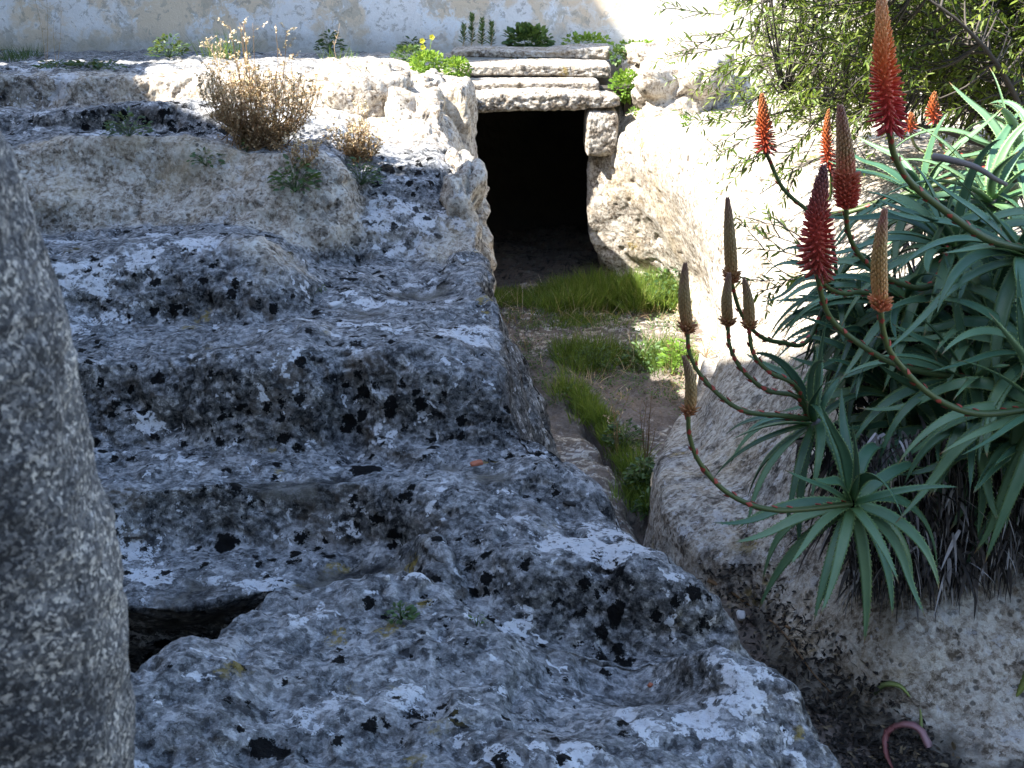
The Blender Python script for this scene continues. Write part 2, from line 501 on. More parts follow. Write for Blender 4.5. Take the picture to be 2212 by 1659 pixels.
STD = [(0.10, 0, -0.22), (0.20, 0.0, -0.6), (0.26, 0, -1.2)]
OUT = [(0.06, 0, -0.12), (0.17, 0.0, -0.42), (0.27, 0, -0.75), (0.33, 0, -1.3)]
SHELF = [(0.05, 0, -0.15), (0.13, 0, -0.24), (0.22, 0, -0.29), (0.29, 0, -0.42), (0.34, 0, -1.1)]
VERT = [(0.02, 0.0, -0.15), (0.03, 0, -0.6), (0.04, 0, -1.4)]
rows = [
    ([(-250, 1900, 1.6), (500, 1900, 1.65), (1200, 1900, 1.68), (1700, 1900, 1.8), (1950, 1900, 1.9)], SHELF),
    ([(-250, 1700, 1.85), (280, 1659, 1.95), (600, 1640, 2.0), (1050, 1640, 2.02), (1130, 1650, 1.98), (1300, 1640, 2.0), (1600, 1640, 2.1), (1760, 1630, 2.15), (1850, 1670, 2.15)], SHELF),
    ([(-250, 1640, 1.95), (280, 1560, 2.05), (500, 1530, 2.12), (900, 1530, 2.17), (1060, 1535, 2.18), (1130, 1560, 2.18), (1250, 1545, 2.28), (1450, 1525, 2.33), (1600, 1530, 2.25), (1700, 1530, 2.25), (1790, 1600, 2.25)], SHELF),
    ([(-250, 1600, 2.1), (280, 1480, 2.15), (400, 1430, 2.28), (700, 1420, 2.38), (950, 1425, 2.40), (1080, 1450, 2.37), (1200, 1480, 2.42), (1350, 1490, 2.47), (1480, 1475, 2.42), (1600, 1440, 2.32), (1690, 1460, 2.32), (1750, 1540, 2.35)], SHELF),
    ([(-250, 1560, 2.2), (280, 1445, 2.25), (350, 1400, 2.36), (480, 1345, 2.5), (600, 1275, 2.68), (690, 1272, 2.7), (770, 1250, 2.72), (850, 1248, 2.72), (930, 1265, 2.7), (1000, 1310, 2.62), (1060, 1360, 2.55), (1120, 1385, 2.55), (1250, 1400, 2.58), (1380, 1420, 2.58), (1450, 1422, 2.52), (1500, 1412, 2.45), (1580, 1395, 2.42), (1650, 1412, 2.4), (1700, 1460, 2.4), (1730, 1510, 2.42)], SHELF),
    'drop',
    ([(-250, 1500, 3.25), (280, 1490, 3.25), (430, 1440, 3.18), (560, 1350, 3.05), (640, 1290, 2.95), (760, 1268, 2.88), (900, 1268, 2.85), (960, 1295, 2.82), (1000, 1330, 2.8), (1100, 1370, 2.76), (1250, 1400, 2.76), (1400, 1425, 2.74), (1500, 1440, 2.72), (1600, 1455, 2.70), (1660, 1480, 2.68)], STD),
    ([(-250, 1315, 2.86), (280, 1305, 2.86), (400, 1298, 2.87), (520, 1278, 2.9), (640, 1260, 2.94), (760, 1250, 2.96), (900, 1240, 2.95), (950, 1225, 2.94), (1000, 1295, 2.86), (1050, 1315, 2.84), (1150, 1325, 2.82), (1300, 1340, 2.81), (1420, 1360, 2.79), (1530, 1390, 2.77), (1610, 1430, 2.74)], STD),
    ([(-250, 1260, 2.96), (280, 1255, 2.96), (400, 1250, 3.0), (560, 1235, 3.04), (700, 1222, 3.07), (800, 1228, 3.05), (880, 1222, 3.02), (940, 1165, 3.02), (980, 1235, 2.98), (1040, 1225, 2.95), (1150, 1205, 2.9), (1280, 1215, 2.89), (1400, 1235, 2.86), (1490, 1275, 2.85), (1560, 1335, 2.83)], STD),
    ([(-250, 1200, 3.15), (240, 1190, 3.15), (400, 1188, 3.2), (600, 1184, 3.22), (760, 1180, 3.22), (850, 1172, 3.2), (925, 1130, 3.16), (985, 1135, 3.12), (1060, 1125, 3.1), (1150, 1130, 3.1), (1280, 1142, 3.08), (1380, 1175, 3.05), (1460, 1240, 3.0)], STD),
    ([(-250, 1120, 3.22), (240, 1110, 3.22), (400, 1115, 3.26), (600, 1110, 3.28), (760, 1098, 3.28), (850, 1088, 3.26), (940, 1062, 3.24), (1030, 1062, 3.22), (1100, 1062, 3.22), (1200, 1075, 3.25), (1300, 1100, 3.22), (1390, 1170, 3.15)], STD),
    ([(-250, 1050, 3.27), (240, 1045, 3.27), (370, 1052, 3.3), (500, 1032, 3.32), (700, 1024, 3.33), (800, 1036, 3.34), (860, 1044, 3.33), (960, 1035, 3.32), (1060, 1012, 3.32), (1130, 1000, 3.35), (1200, 1000, 3.38), (1260, 1035, 3.35), (1325, 1105, 3.28)], STD),
    ([(-250, 1015, 3.5), (250, 1010, 3.5), (400, 1012, 3.5), (480, 1020, 3.42), (640, 1014, 3.46), (780, 1004, 3.5), (870, 1000, 3.52), (960, 1008, 3.50), (1060, 1000, 3.52), (1150, 982, 3.52), (1210, 985, 3.5), (1265, 1035, 3.42)], STD),
    ([(-250, 975, 3.65), (260, 970, 3.65), (400, 988, 3.62), (500, 994, 3.58), (640, 988, 3.6), (780, 975, 3.62), (870, 962, 3.6), (960, 968, 3.62), (1060, 965, 3.65), (1130, 955, 3.65), (1180, 965, 3.6)], OUT),
    ([(-250, 930, 3.72), (240, 920, 3.72), (400, 945, 3.69), (520, 955, 3.65), (700, 945, 3.66), (757, 940, 3.69), (800, 930, 3.66), (950, 925, 3.67), (1060, 930, 3.68), (1110, 935, 3.68), (1140, 950, 3.66)], OUT),
    ([(-250, 860, 3.78), (220, 860, 3.78), (360, 870, 3.76), (470, 860, 3.70), (600, 850, 3.68), (720, 850, 3.70), (757, 845, 3.76), (800, 840, 3.71), (950, 845, 3.71), (1050, 860, 3.72), (1100, 885, 3.72)], OUT),
    ([(-250, 775, 3.86), (170, 775, 3.86), (350, 772, 3.85), (480, 757, 3.80), (620, 742, 3.80), (730, 745, 3.85), (800, 752, 3.82), (900, 755, 3.82), (980, 768, 3.82), (1040, 785, 3.82), (1075, 810, 3.80)], OUT),
    ([(-250, 740, 4.05), (170, 745, 4.05), (350, 750, 4.0), (450, 750, 3.98), (560, 715, 4.1), (640, 690, 4.1), (720, 688, 4.2), (820, 705, 4.15), (920, 716, 4.1), (1000, 708, 4.1), (1050, 715, 4.1), (1085, 745, 4.05)], OUT),
    ([(-250, 690, 4.3), (150, 680, 4.3), (250, 692, 4.3), (400, 694, 4.3), (520, 700, 4.28), (650, 676, 4.36), (720, 665, 4.45), (820, 655, 4.5), (900, 655, 4.5), (990, 660, 4.45), (1050, 664, 4.4), (1085, 690, 4.3)], OUT),
    ([(-250, 600, 4.40), (130, 610, 4.40), (250, 630, 4.40), (400, 610, 4.40), (520, 610, 4.40), (620, 620, 4.46), (680, 650, 4.56), (730, 630, 4.7), (820, 622, 4.75), (900, 618, 4.8), (960, 610, 4.75), (1030, 605, 4.7), (1052, 640, 4.6)], VERT),
    ([(-250, 500, 4.7), (60, 540, 4.6), (130, 548, 4.58), (250, 528, 4.62), (380, 520, 4.65), (480, 515, 4.65), (560, 522, 4.65), (630, 562, 4.68), (680, 605, 4.75), (740, 608, 4.85), (820, 602, 4.95), (900, 598, 5.0), (960, 590, 5.0), (1030, 588, 4.95), (1048, 610, 4.9)], VERT),
    ([(-250, 530, 4.95), (100, 535, 4.95), (250, 525, 5.0), (380, 505, 5.03), (480, 500, 5.03), (600, 510, 5.03), (660, 560, 5.0), (740, 580, 5.05), (820, 584, 5.15), (900, 584, 5.2), (960, 582, 5.2), (1035, 575, 5.2)], VERT),
    ([(-250, 495, 5.32), (60, 505, 5.32), (200, 505, 5.34), (300, 488, 5.36), (400, 482, 5.32), (500, 478, 5.28), (620, 505, 5.22), (700, 560, 5.2), (780, 562, 5.3), (850, 562, 5.35), (930, 562, 5.35), (1000, 555, 5.35), (1030, 545, 5.35)], VERT),
    ([(-250, 430, 5.35), (60, 430, 5.35), (200, 445, 5.42), (350, 460, 5.44), (500, 430, 5.40), (600, 440, 5.35), (700, 480, 5.3), (790, 490, 5.45), (850, 480, 5.5), (920, 480, 5.55), (990, 475, 5.6), (1030, 480, 5.6)], VERT),
    ([(-250, 360, 5.50), (40, 360, 5.50), (180, 360, 5.56), (350, 370, 5.58), (500, 360, 5.55), (600, 365, 5.48), (680, 390, 5.40), (745, 430, 5.42), (780, 430, 5.6), (850, 390, 5.75), (920, 395, 5.8), (990, 430, 5.8), (1020, 460, 5.8)], VERT),
    ([(-250, 310, 5.60), (20, 320, 5.60), (150, 305, 5.63), (300, 298, 5.65), (430, 298, 5.65), (560, 315, 5.62), (640, 330, 5.5), (700, 327, 5.5), (745, 357, 5.5), (775, 375, 5.65), (830, 345, 5.9), (900, 335, 6.0), (960, 350, 6.0), (1005, 395, 6.0), (1020, 430, 5.9)], VERT),
    ([(-250, 282, 6.18), (20, 287, 6.18), (150, 282, 6.14), (300, 278, 6.16), (430, 280, 6.12), (560, 300, 6.0), (640, 303, 5.95), (720, 305, 6.0), (770, 330, 6.05), (830, 325, 6.3), (900, 315, 6.3), (960, 330, 6.3), (1000, 370, 6.3)], VERT),
    ([(-250, 235, 6.3), (30, 238, 6.3), (120, 245, 6.25), (170, 240, 6.18), (300, 225, 6.25), (430, 224, 6.3), (560, 240, 6.3), (650, 246, 6.3), (720, 270, 6.3), (780, 292, 6.4), (840, 285, 6.6), (900, 275, 6.7), (960, 290, 6.8), (995, 340, 6.8)], VERT),
    ([(-250, 232, 7.1), (30, 234, 7.1), (200, 234, 7.1), (350, 224, 7.1), (480, 218, 7.1), (620, 228, 7.05), (680, 235, 7.0), (750, 245, 7.05), (850, 250, 7.2), (900, 235, 7.3), (960, 250, 7.3), (1000, 300, 7.4)], VERT),
    ([(-250, 158, 7.20), (0, 158, 7.20), (200, 160, 7.20), (350, 162, 7.20), (480, 160, 7.2), (620, 166, 7.2), (690, 180, 7.2), (760, 185, 7.4), (850, 190, 7.6), (900, 190, 7.7), (950, 210, 7.7), (990, 260, 7.7)], VERT),
    ([(-250, 146, 7.6), (200, 146, 7.6), (600, 150, 7.6), (760, 160, 7.7), (860, 165, 7.8), (950, 190, 7.9), (990, 250, 7.95)], VERT),
    ([(-250, 132, 8.3), (200, 132, 8.3), (600, 134, 8.3), (800, 136, 8.3), (880, 150, 8.3), (950, 175, 8.3), (990, 220, 8.4)], VERT),
    ([(-250, 119, 9.4), (200, 119, 9.4), (600, 121, 9.4), (850, 122, 9.4), (950, 124, 9.4), (990, 128, 9.4)], VERT),
    ([(-250, 112, 10.9), (600, 112, 10.9), (990, 112, 10.9)], VERT),
    ([(-250, 110, 12.0), (600, 110, 12.0), (990, 110, 12.0)], VERT),
]
# the hidden row behind the foreground crest
crest = rows[4][0]
dz = lambda u: np.interp(u, [0, 480, 600, 720, 950, 1000, 1450, 1700], [0.95, 0.9, 0.45, 0.12, 0.1, 0.1, 0.13, 0.25])
drop = []
for (u, v, Y) in crest:
    p = W(u, v, Y)
    Y2 = Y + np.interp(u, [0, 550, 800, 1700], [0.22, 0.12, 0.06, 0.09])
    q = np.array([p[0] * Y2 / Y, Y2, p[2] - dz(u)])
    uu, vv = UV(q)
    drop.append((float(uu), float(vv), Y2))
rows[5] = (drop, STD)
G = loft([r[0] for r in rows], 740, 60, [r[1] for r in rows])


def box_pits(P, scale, seed):
    return np.clip(perlin(P * scale, seed) - 0.18, 0, 1)


def rockify(G, amp=1.0, flat=None, seed=0, flip=1):
    N = grid_normals(G) * flip
    P = G.astype(np.float32)
    d = 0.050 * fbm(P * np.float32(2.6), 2, seed) + 0.020 * fbm(P * 7, 2, seed + 5) + 0.011 * fbm(P * 19, 3, seed + 9, 0.6)
    pits = np.clip(perlin(P * 13, seed + 20) - 0.22, 0, 1) * 0.045 + np.clip(perlin(P * 31, seed + 21) - 0.2, 0, 1) * 0.016
    d = d - pits
    w = amp if flat is None else amp * (1 - 0.85 * flat)
    # big soft shaping uses a blurred normal so that corners do not split
    return G + N * (d * w)[..., None]


pts = lambda L: [(*find(G, u, v), r, a) for (u, v, r, a) in L]
# basins that hold dark silt; the last spot paints shade into the hole behind the crest
damp_shade = gauss_attr(G, pts([(780, 1225, .10, 1.0), (720, 1235, .08, .8), (560, 1012, .05, .9), (640, 1012, .055, 1), (730, 1006, .05, .9), (960, 1000, .05, .8), (1060, 996, .06, .9),
                          (1300, 1500, .06, .4), (1400, 1480, .06, .45), (1450, 1500, .06, .3), (400, 745, .06, .6), (520, 722, .06, .7), (800, 655, .10, .6), (880, 612, .09, .7), (950, 600, .07, .6),
                          (640, 310, .10, .5), (300, 500, .1, .5), (430, 1330, .12, .7)]))
# fresh cream stone: the edges near the passage and the high rocks
Yg, Xg, Zg = G[..., 1], G[..., 0], G[..., 2]
clean = np.clip((Yg - 6.2) / 1.2, 0, 1) * 0.42 * np.clip((Xg + 3.4) / 1.5, 0, 1)
clean = np.maximum(clean, np.clip((Xg + 1.35) / 0.5, 0, 1) * np.clip((Yg - 6.2) / 0.5, 0, 1) * 1.0)
colidx = np.arange(G.shape[1])[None, :] * np.ones((G.shape[0], 1))
clean = np.maximum(clean, np.clip((colidx - 742) / 25, 0, 1) * 0.55)
clean += gauss_attr(G, pts([(600, 540, .18, .6), (700, 430, .14, .75), (680, 370, .12, .7), (600, 470, .15, .5), (150, 330, .25, .35), (1000, 530, .12, .6), (300, 1150, .06, .45), (930, 1150, .05, .4), (300, 380, .3, .3), (520, 380, .2, .3)]))
clean += 0.35 * np.clip((Yg - 5.15) / 0.3, 0, 1) * np.clip(1 - Yg / 5.9 + .3, 0, 1) * 0.8
clean += 0.34 * np.clip((Yg - 6.85) / .2, 0, 1) * np.clip((7.5 - Yg) / .2, 0, 1) + 0.28 * np.clip((Yg - 5.25) / .15, 0, 1) * np.clip((5.75 - Yg) / .12, 0, 1)
flat = np.clip(damp_shade, 0, 1)
G2 = rockify(G, 1.0, flat)
G2[..., 2] -= 0.042 * flat
sooty = gauss_attr(G, pts([(350, 260, .20, .9), (470, 250, .2, .9), (230, 255, .12, .7), (880, 385, .12, 1), (900, 420, .08, .8), (745, 440, .10, 1), (710, 480, .08, .6), (1195, 1040, .05, 1), (985, 1190, .05, 1), (1010, 1240, .05, .9), (1090, 1300, .06, .7), (550, 860, .12, .8), (640, 880, .1, .6), (900, 880, .14, .5), (760, 870, .06, 1),
                           (1420, 1290, .10, .9), (1300, 1350, .08, .5), (570, 1640, .06, 1), (430, 1560, .05, .6), (960, 1520, .04, 1), (820, 1110, .07, .8), (640, 1120, .05, .5), (600, 665, .09, 1), (430, 655, .1, 1), (330, 650, .08, .9), (680, 1170, .04, .8), (1000, 880, .1, .5), (1110, 900, .05, .6), (1370, 1560, .05, .6), (1720, 1540, .04, .7)]))
sooty = np.clip(sooty, 0, 1)
pale = np.clip(gauss_attr(G, pts([(1200, 1150, .11, 1.3), (1290, 1130, .08, 1.0), (270, 580, .13, 1.0), (200, 560, .12, 0.9), (960, 625, .06, 1.2), (330, 1240, .045, 1.1), (450, 1235, .04, 1), (550, 1245, .03, 1), (1000, 700, .07, .9), (1560, 1480, .09, .5), (1650, 1560, .09, .45), (950, 480, .12, .8), (680, 1300, .05, .7), (1100, 1450, .06, .5), (640, 240, .15, .7), (60, 200, .3, .7), (1080, 1090, .05, .6), (480, 240, .1, .5), (850, 450, .1, .8)])), 0, 1.4)
mesh_np('rock_terraces', G2, grid_faces(*G2.shape[:2]), M_rock, attrs={'clean': np.clip(clean, 0, 1.2), 'damp_shade': np.clip(damp_shade, 0, 1), 'sooty': sooty, 'pale': pale, 'earth': np.zeros(G.shape[:2])}, kind='structure')
GL = G2

# ------------------------------------------------------------------ passage floor
def floor_z(y):
    return np.interp(y, [2.0, 3.0, 4.0, 5.5, 7.0, 8.4, 11], [-2.12, -2.10, -2.12, -2.30, -2.40, -2.36, -2.40])


ny, nx = 520, 300
ys = 2.2 * (11.0 / 2.2) ** np.linspace(0, 1, ny)
xs = np.linspace(-0.9, 2.4, nx)
X, Y = np.meshgrid(xs, ys)
Z = floor_z(Y)


def at_floor(u, v):
    y = 5.0
    for _ in range(30):
        p = W(u, v, y)
        y = y * floor_z(y) / p[2] if abs(p[2]) > 1e-6 else y
    return W(u, v, y)


chan = [at_floor(u, v) for u, v in [(1215, 820), (1240, 870), (1290, 930), (1340, 1000), (1390, 1090), (1420, 1170), (1450, 1210)]]
cx = np.array([p[0] for p in chan])
cy = np.array([p[1] for p in chan])
o_ = np.argsort(cy)
cxx = np.interp(Y, cy[o_], cx[o_]) + 0.02 * perlin(np.stack([X * 0, Y * 6, Y * 0], -1))
inr = np.clip((Y - cy.min() + .05) / 0.1, 0, 1) * np.clip((cy.max() - Y) / 0.5, 0, 1)
wid = np.interp(Y, [3.5, 4.5, 6.0], [0.075, 0.06, 0.035])
wid = wid * (1 + .5 * perlin(np.stack([X * 0, Y * 9, Y * 0 + 3], -1)))
ch = np.exp(-((X - cxx + .02 * perlin(np.stack([X * 14, Y * 14, X * 0], -1))) / wid) ** 2) * inr
P3 = np.stack([X, Y, Z], -1)
Z = Z + 0.05 * fbm(P3 * 1.6, 2, 31) + 0.02 * fbm(P3 * 6, 3, 33)
# thin weathered laminae: small terraces along contour lines
lam = fbm(P3 * np.array([2.2, 3.5, 1.0]), 3, 36) * 3.2
Z = Z + 0.030 * (np.floor(lam * 3) / 3 - 0) + 0.009 * fbm(P3 * 22, 3, 37)
Z = Z - 0.15 * ch
pcx, pcy = at_floor(1492, 1222)[:2]
Z = Z - 0.10 * np.exp(-(((X - pcx) / .10) ** 2 + ((Y - pcy) / .13) ** 2))
near = np.clip((3.80 - Y) / 0.3, 0, 1)
streak = ((lam * 3 - np.floor(lam * 3)) > .45) * 1.0
earth = np.clip(0.36 * streak + 0.36 * np.clip((Y - 3.9) / 0.5, 0, 1) + near * 0.9 + 0.3 * np.clip((Y - 5.4) / .6, 0, 1) * np.clip((7.3 - Y) / .6, 0, 1), 0, 1)
FL = np.stack([X, Y, Z], -1)
mesh_np('passage_floor', FL, grid_faces(ny, nx), M_floor, attrs={'clean': np.full(X.shape, .62), 'damp_shade': np.clip(ch * .8 + near * .95 + np.clip((Y - 8.45) * 8, 0, 1), 0, 1), 'earth': earth}, kind='structure')  # floor past the doorway is also painted dark, standing for the unlit interior

# ------------------------------------------------------------------ right bank
def start(u, v, Y):
    return (u, v, Y)


rb = [
    [(1960, 1800, 2.5), (2050, 1750, 2.6), (2150, 1700, 2.65), (2300, 1650, 2.7), (2600, 1500, 2.8), (3000, 1300, 3)],
    [(1850, 1660, 2.9), (1930, 1620, 2.85), (2050, 1570, 2.85), (2212, 1520, 2.85), (2400, 1400, 2.9), (3000, 1200, 3.0)],
    [(1720, 1520, 3.1), (1830, 1500, 3.05), (1900, 1440, 3.0), (1970, 1400, 2.99), (2080, 1370, 3.0), (2212, 1330, 3.0), (2400, 1200, 3.05), (3000, 1000, 3.2)],
    [(1660, 1410, 3.35), (1770, 1370, 3.25), (1860, 1320, 3.18), (1960, 1260, 3.15), (2212, 1180, 3.15), (2400, 1050, 3.2), (3000, 900, 3.3)],
    [(1625, 1310, 3.62), (1670, 1250, 3.6), (1750, 1180, 3.55), (1850, 1120, 3.5), (2000, 1000, 3.45), (2212, 900, 3.4), (3000, 750, 3.5)],
    [(1500, 1235, 3.85), (1510, 1195, 3.86), (1545, 1184, 3.85), (1620, 1170, 3.8), (1720, 1090, 3.78), (1850, 980, 3.7), (2000, 880, 3.65), (2212, 800, 3.6), (3000, 680, 3.7)],
    [(1428, 1150, 4.15), (1440, 1100, 4.15), (1500, 1090, 4.12), (1600, 1080, 4.1), (1700, 1000, 4.05), (1800, 900, 4.0), (2000, 750, 3.9), (2212, 700, 3.8), (3000, 600, 3.9)],
    [(1410, 1020, 4.75), (1440, 990, 4.75), (1500, 980, 4.75), (1580, 900, 4.75), (1650, 840, 4.7), (1740, 740, 4.6), (1850, 650, 4.5), (2000, 580, 4.4), (2212, 540, 4.3), (3000, 480, 4.4)],
    [(1440, 950, 5.25), (1490, 920, 5.3), (1530, 860, 5.35), (1570, 780, 5.35), (1650, 700, 5.3), (1750, 600, 5.2), (1850, 500, 5.1), (2000, 430, 5.0), (2212, 400, 5.0), (3000, 360, 5.0)],
    [(1520, 830, 5.85), (1545, 800, 6.05), (1558, 740, 6.0), (1560, 650, 6.0), (1590, 520, 5.95), (1660, 430, 5.9), (1780, 370, 5.9), (1950, 340, 5.9), (2212, 320, 5.8), (3000, 300, 5.8)],
    [(1525, 730, 6.6), (1545, 700, 6.85), (1540, 640, 6.85), (1515, 560, 6.8), (1500, 440, 6.7), (1535, 340, 6.7), (1620, 295, 6.7), (1700, 285, 6.7), (1850, 272, 6.7), (2000, 265, 6.7), (2212, 258, 6.7), (3000, 240, 6.7)],
    [(1535, 670, 7.45), (1520, 620, 7.6), (1490, 560, 7.55), (1455, 460, 7.5), (1440, 380, 7.4), (1450, 310, 7.4), (1500, 275, 7.4), (1560, 262, 7.45), (1650, 250, 7.5), (1800, 238, 7.5), (2212, 225, 7.5), (3000, 215, 7.5)],
    [(1500, 650, 7.9), (1478, 600, 8.1), (1420, 520, 8.2), (1385, 430, 8.15), (1370, 330, 8.15), (1375, 268, 8.2), (1430, 254, 8.2), (1480, 250, 8.2), (1600, 225, 8.2), (1800, 208, 8.1), (2212, 195, 8), (3000, 190, 8)],
    [(1435, 640, 8.25), (1405, 585, 8.42), (1325, 520, 8.42), (1300, 430, 8.40), (1300, 345, 8.42), (1330, 320, 8.5), (1360, 265, 8.6), (1400, 215, 8.7), (1480, 170, 8.7), (1600, 150, 8.7), (1800, 145, 8.7), (3000, 140, 8.7)],
    [(1350, 630, 8.4), (1310, 575, 8.5), (1268, 510, 8.5), (1266, 430, 8.48), (1270, 350, 8.5), (1325, 300, 8.6), (1350, 240, 8.8), (1370, 190, 8.9), (1450, 150, 8.9), (1600, 140, 8.9), (1800, 136, 8.9), (3000, 135, 8.9)],
    [(1295, 580, 9.2), (1290, 540, 9.2), (1285, 500, 9.2), (1285, 400, 9.2), (1290, 300, 9.2), (1320, 220, 9.2), (1350, 160, 9.2), (1380, 132, 9.3), (1450, 128, 9.4), (1600, 124, 9.4), (1800, 122, 9.4), (3000, 120, 9.4)],
    [(1290, 540, 10.4), (1290, 500, 10.4), (1290, 450, 10.4), (1290, 350, 10.4), (1300, 240, 10.4), (1320, 180, 10.4), (1350, 130, 10.4), (1380, 116, 10.4), (1450, 115, 10.4), (1600, 115, 10.4), (1800, 115, 10.4), (3000, 115, 10.4)],
    [(1290, 480, 12), (1290, 440, 12), (1290, 400, 12), (1290, 300, 12), (1300, 200, 12), (1320, 150, 12), (1350, 115, 12), (1380, 110, 12), (1450, 110, 12), (1600, 110, 12), (1800, 110, 12), (3000, 110, 12)],
]


def loft_free(rows, ncol, px=1.5, min_sub=5, under=0.4, smooth_it=2):
    """rows are resampled by arc length; each starts below the floor"""
    R = []
    for row in rows:
        P = [W(*p) for p in row]
        P = np.array([P[0] + np.array([-0.05, 0, -under])] + P)
        L = np.linalg.norm(np.diff(P, axis=0), axis=1)
        uu, vv = UV(P)
        Lp = np.hypot(np.diff(uu), np.diff(vv)) + 1
        Lp[0] = 25
        Lp[-1] = min(Lp[-1], 200)
        T = np.concatenate([[0], np.cumsum(Lp)])
        # blend arc length with index so that matching points stay in line
        T = T / T[-1]
        R.append(pchip(T, P, np.linspace(0, 1, ncol)))
    R = np.array(R)
    subs = []
    for a, b in zip(R[:-1], R[1:]):
        ua, va = UV(a)
        ub, vb = UV(b)
        ok = (ua < 2300) | (ub < 2300)
        d = np.hypot(ua - ub, va - vb)[ok] * K
        subs.append(int(np.clip(np.percentile(d, 70) / px, min_sub, 90)))
    tk = np.concatenate([[0], np.cumsum(subs)]).astype(float)
    tt = np.arange(0, tk[-1] + 1)
    G = pchip(tk, R.reshape(len(R), -1), tt).reshape(len(tt), ncol, 3)
    return blur(G, smooth_it)


GR = loft_free(rb, 480)
N = grid_normals(GR)
P = GR.astype(np.float32)
d = 0.045 * fbm(P * 1.7, 2, 51) + 0.014 * fbm(P * 6, 3, 55) + 0.006 * fbm(P * 21, 3, 59, .6) - np.clip(perlin(P * 15, 61) - .28, 0, 1) * 0.03
rowi = np.arange(GR.shape[0])[:, None]
GR2 = GR + N * d[..., None]
Yb = GR2[..., 1]
cleanb = np.clip(0.62 + 0.5 * np.clip((Yb - 5.0) / 1.0, 0, 1) + .35 * np.clip((3.5 - Yb) / .3, 0, 1), 0, 1.2) * np.ones(GR.shape[:2])
lit_e = np.clip((3.7 - Yb) / 0.5, 0, 1) * np.clip((GR2[..., 2] * -1 - 2.0) / 0.10, 0, 1)
earthb = lit_e * 0
dampb = np.clip((3.75 - Yb) / 0.3, 0, 1) * np.clip((GR2[..., 2] * -1 - 2.0) / 0.07, 0, 1)
mesh_np('rock_bank', GR2, grid_faces(*GR2.shape[:2]), M_rock, attrs={'clean': cleanb, 'damp_shade': dampb, 'earth': earthb}, kind='structure')

# the ground that everything sits in, out to the horizon
def base_mat():
    s = NT('dry_ground')
    n = s.noise(s.geo(), 0.6, 8, 0.6)
    return s.done(s.mix(n, (0.10, 0.09, 0.06), (0.26, 0.22, 0.16)), 0.95, s.bump(s.noise(s.geo(), 6, 6, 0.6), 0.5, 0.05))


bm = bmesh.new()
bmesh.ops.create_grid(bm, x_segments=40, y_segments=40, size=150)
me = bpy.data.meshes.new('ground')
bm.to_mesh(me)
bm.free()
me.materials.append(base_mat())
g = bpy.data.objects.new('ground', me)
COL.objects.link(g)
g.location = (0, 0, -2.75)
g['kind'] = 'structure'


# ------------------------------------------------------------------ rounded stones
def loaf(name, x0, x1, yc, hy, ztop, zbot, mat, rough=0.012, seed=0, ns=90, nc=72, power=5.0, endtaper=0.05, skew=0.0, label=None, cat=None, group=None, yslope=0.0, fine=1.0):
    """a stone lying along X; ztop / zbot are lists of (s, z)"""
    s_ = np.linspace(0, 1, ns)
    s_ = 0.5 - 0.5 * np.cos(s_ * math.pi) * (0.35) - 0.5 * (1 - 2 * s_) * 0.65
    th = np.linspace(0, 2 * math.pi, nc, endpoint=False)
    zt = pchip([p[0] for p in ztop], [p[1] for p in ztop], s_)
    zb = pchip([p[0] for p in zbot], [p[1] for p in zbot], s_)
    x = x0 + (x1 - x0) * s_
    e = np.minimum(s_, 1 - s_) * (x1 - x0) / endtaper
    tp = np.where(e < 1, (1 - (1 - np.clip(e, 0, 1)) ** 2.6) ** (1 / 2.6), 1.0)
    c, sn = np.cos(th), np.sin(th)
    r = (np.abs(c) ** power + np.abs(sn) ** power) ** (-1 / power)
    yy = yc + hy * (r * c)[None] * tp[:, None]
    zc = (zt + zb) / 2
    zz = zc[:, None] + ((zt - zb) / 2)[:, None] * (r * sn)[None] * tp[:, None] + yslope * (yy - yc)
    xx = x[:, None] + skew * (yy - yc) + 0 * zz
    Gs = np.stack([xx, yy, zz], -1)
    C = np.stack([x, np.full(ns, yc), zc], -1)[:, None]
    nrm = Gs - C
    nrm[..., 0] = 0
    # outward-ish directions
    dd = Gs - np.array([(x0 + x1) / 2, yc, zc.mean()])
    nrm = nrm / (np.linalg.norm(nrm, axis=-1)[..., None] + 1e-6) + 0.2 * dd / (np.linalg.norm(dd, axis=-1)[..., None] + 1e-6)
    Pp = Gs.astype(np.float32)
    d = rough * 0.7 * fbm(Pp * 3, 2, seed) + rough * 0.6 * np.round(3 * fbm(Pp * 9, 2, seed + 3)) / 3 + fine * rough * 1.1 * fbm(Pp * 30, 3, seed + 7, .7)
    d -= fine * np.clip(perlin(Pp * 22, seed + 11) - .2, 0, 1) * rough * 1.6
    Gs = Gs + nrm * d[..., None]
    caps = np.stack([Gs[0].mean(0), Gs[-1].mean(0)])
    V = np.concatenate([Gs.reshape(-1, 3), caps])
    f = grid_faces(ns, nc, wrap=True, flip=(x1 > x0))
    n0 = ns * nc
    i = np.arange(nc)
    j = (i + 1) % nc
    f0 = np.stack([i, j, np.full(nc, n0)], -1)
    f1 = np.stack([(ns - 1) * nc + j, (ns - 1) * nc + i, np.full(nc, n0 + 1)], -1)
    base = Vector(((x0 + x1) / 2, yc, float(zb.min())))
    o = mesh_np(name, V - np.array(base), [f, f0, f1], mat)
    o.location = base
    return tag(o, label, cat, group)


def xat(u, v, Y):
    return W(u, v, Y)[0]


def zat(v, Y):
    return W(1106, v, Y)[2]


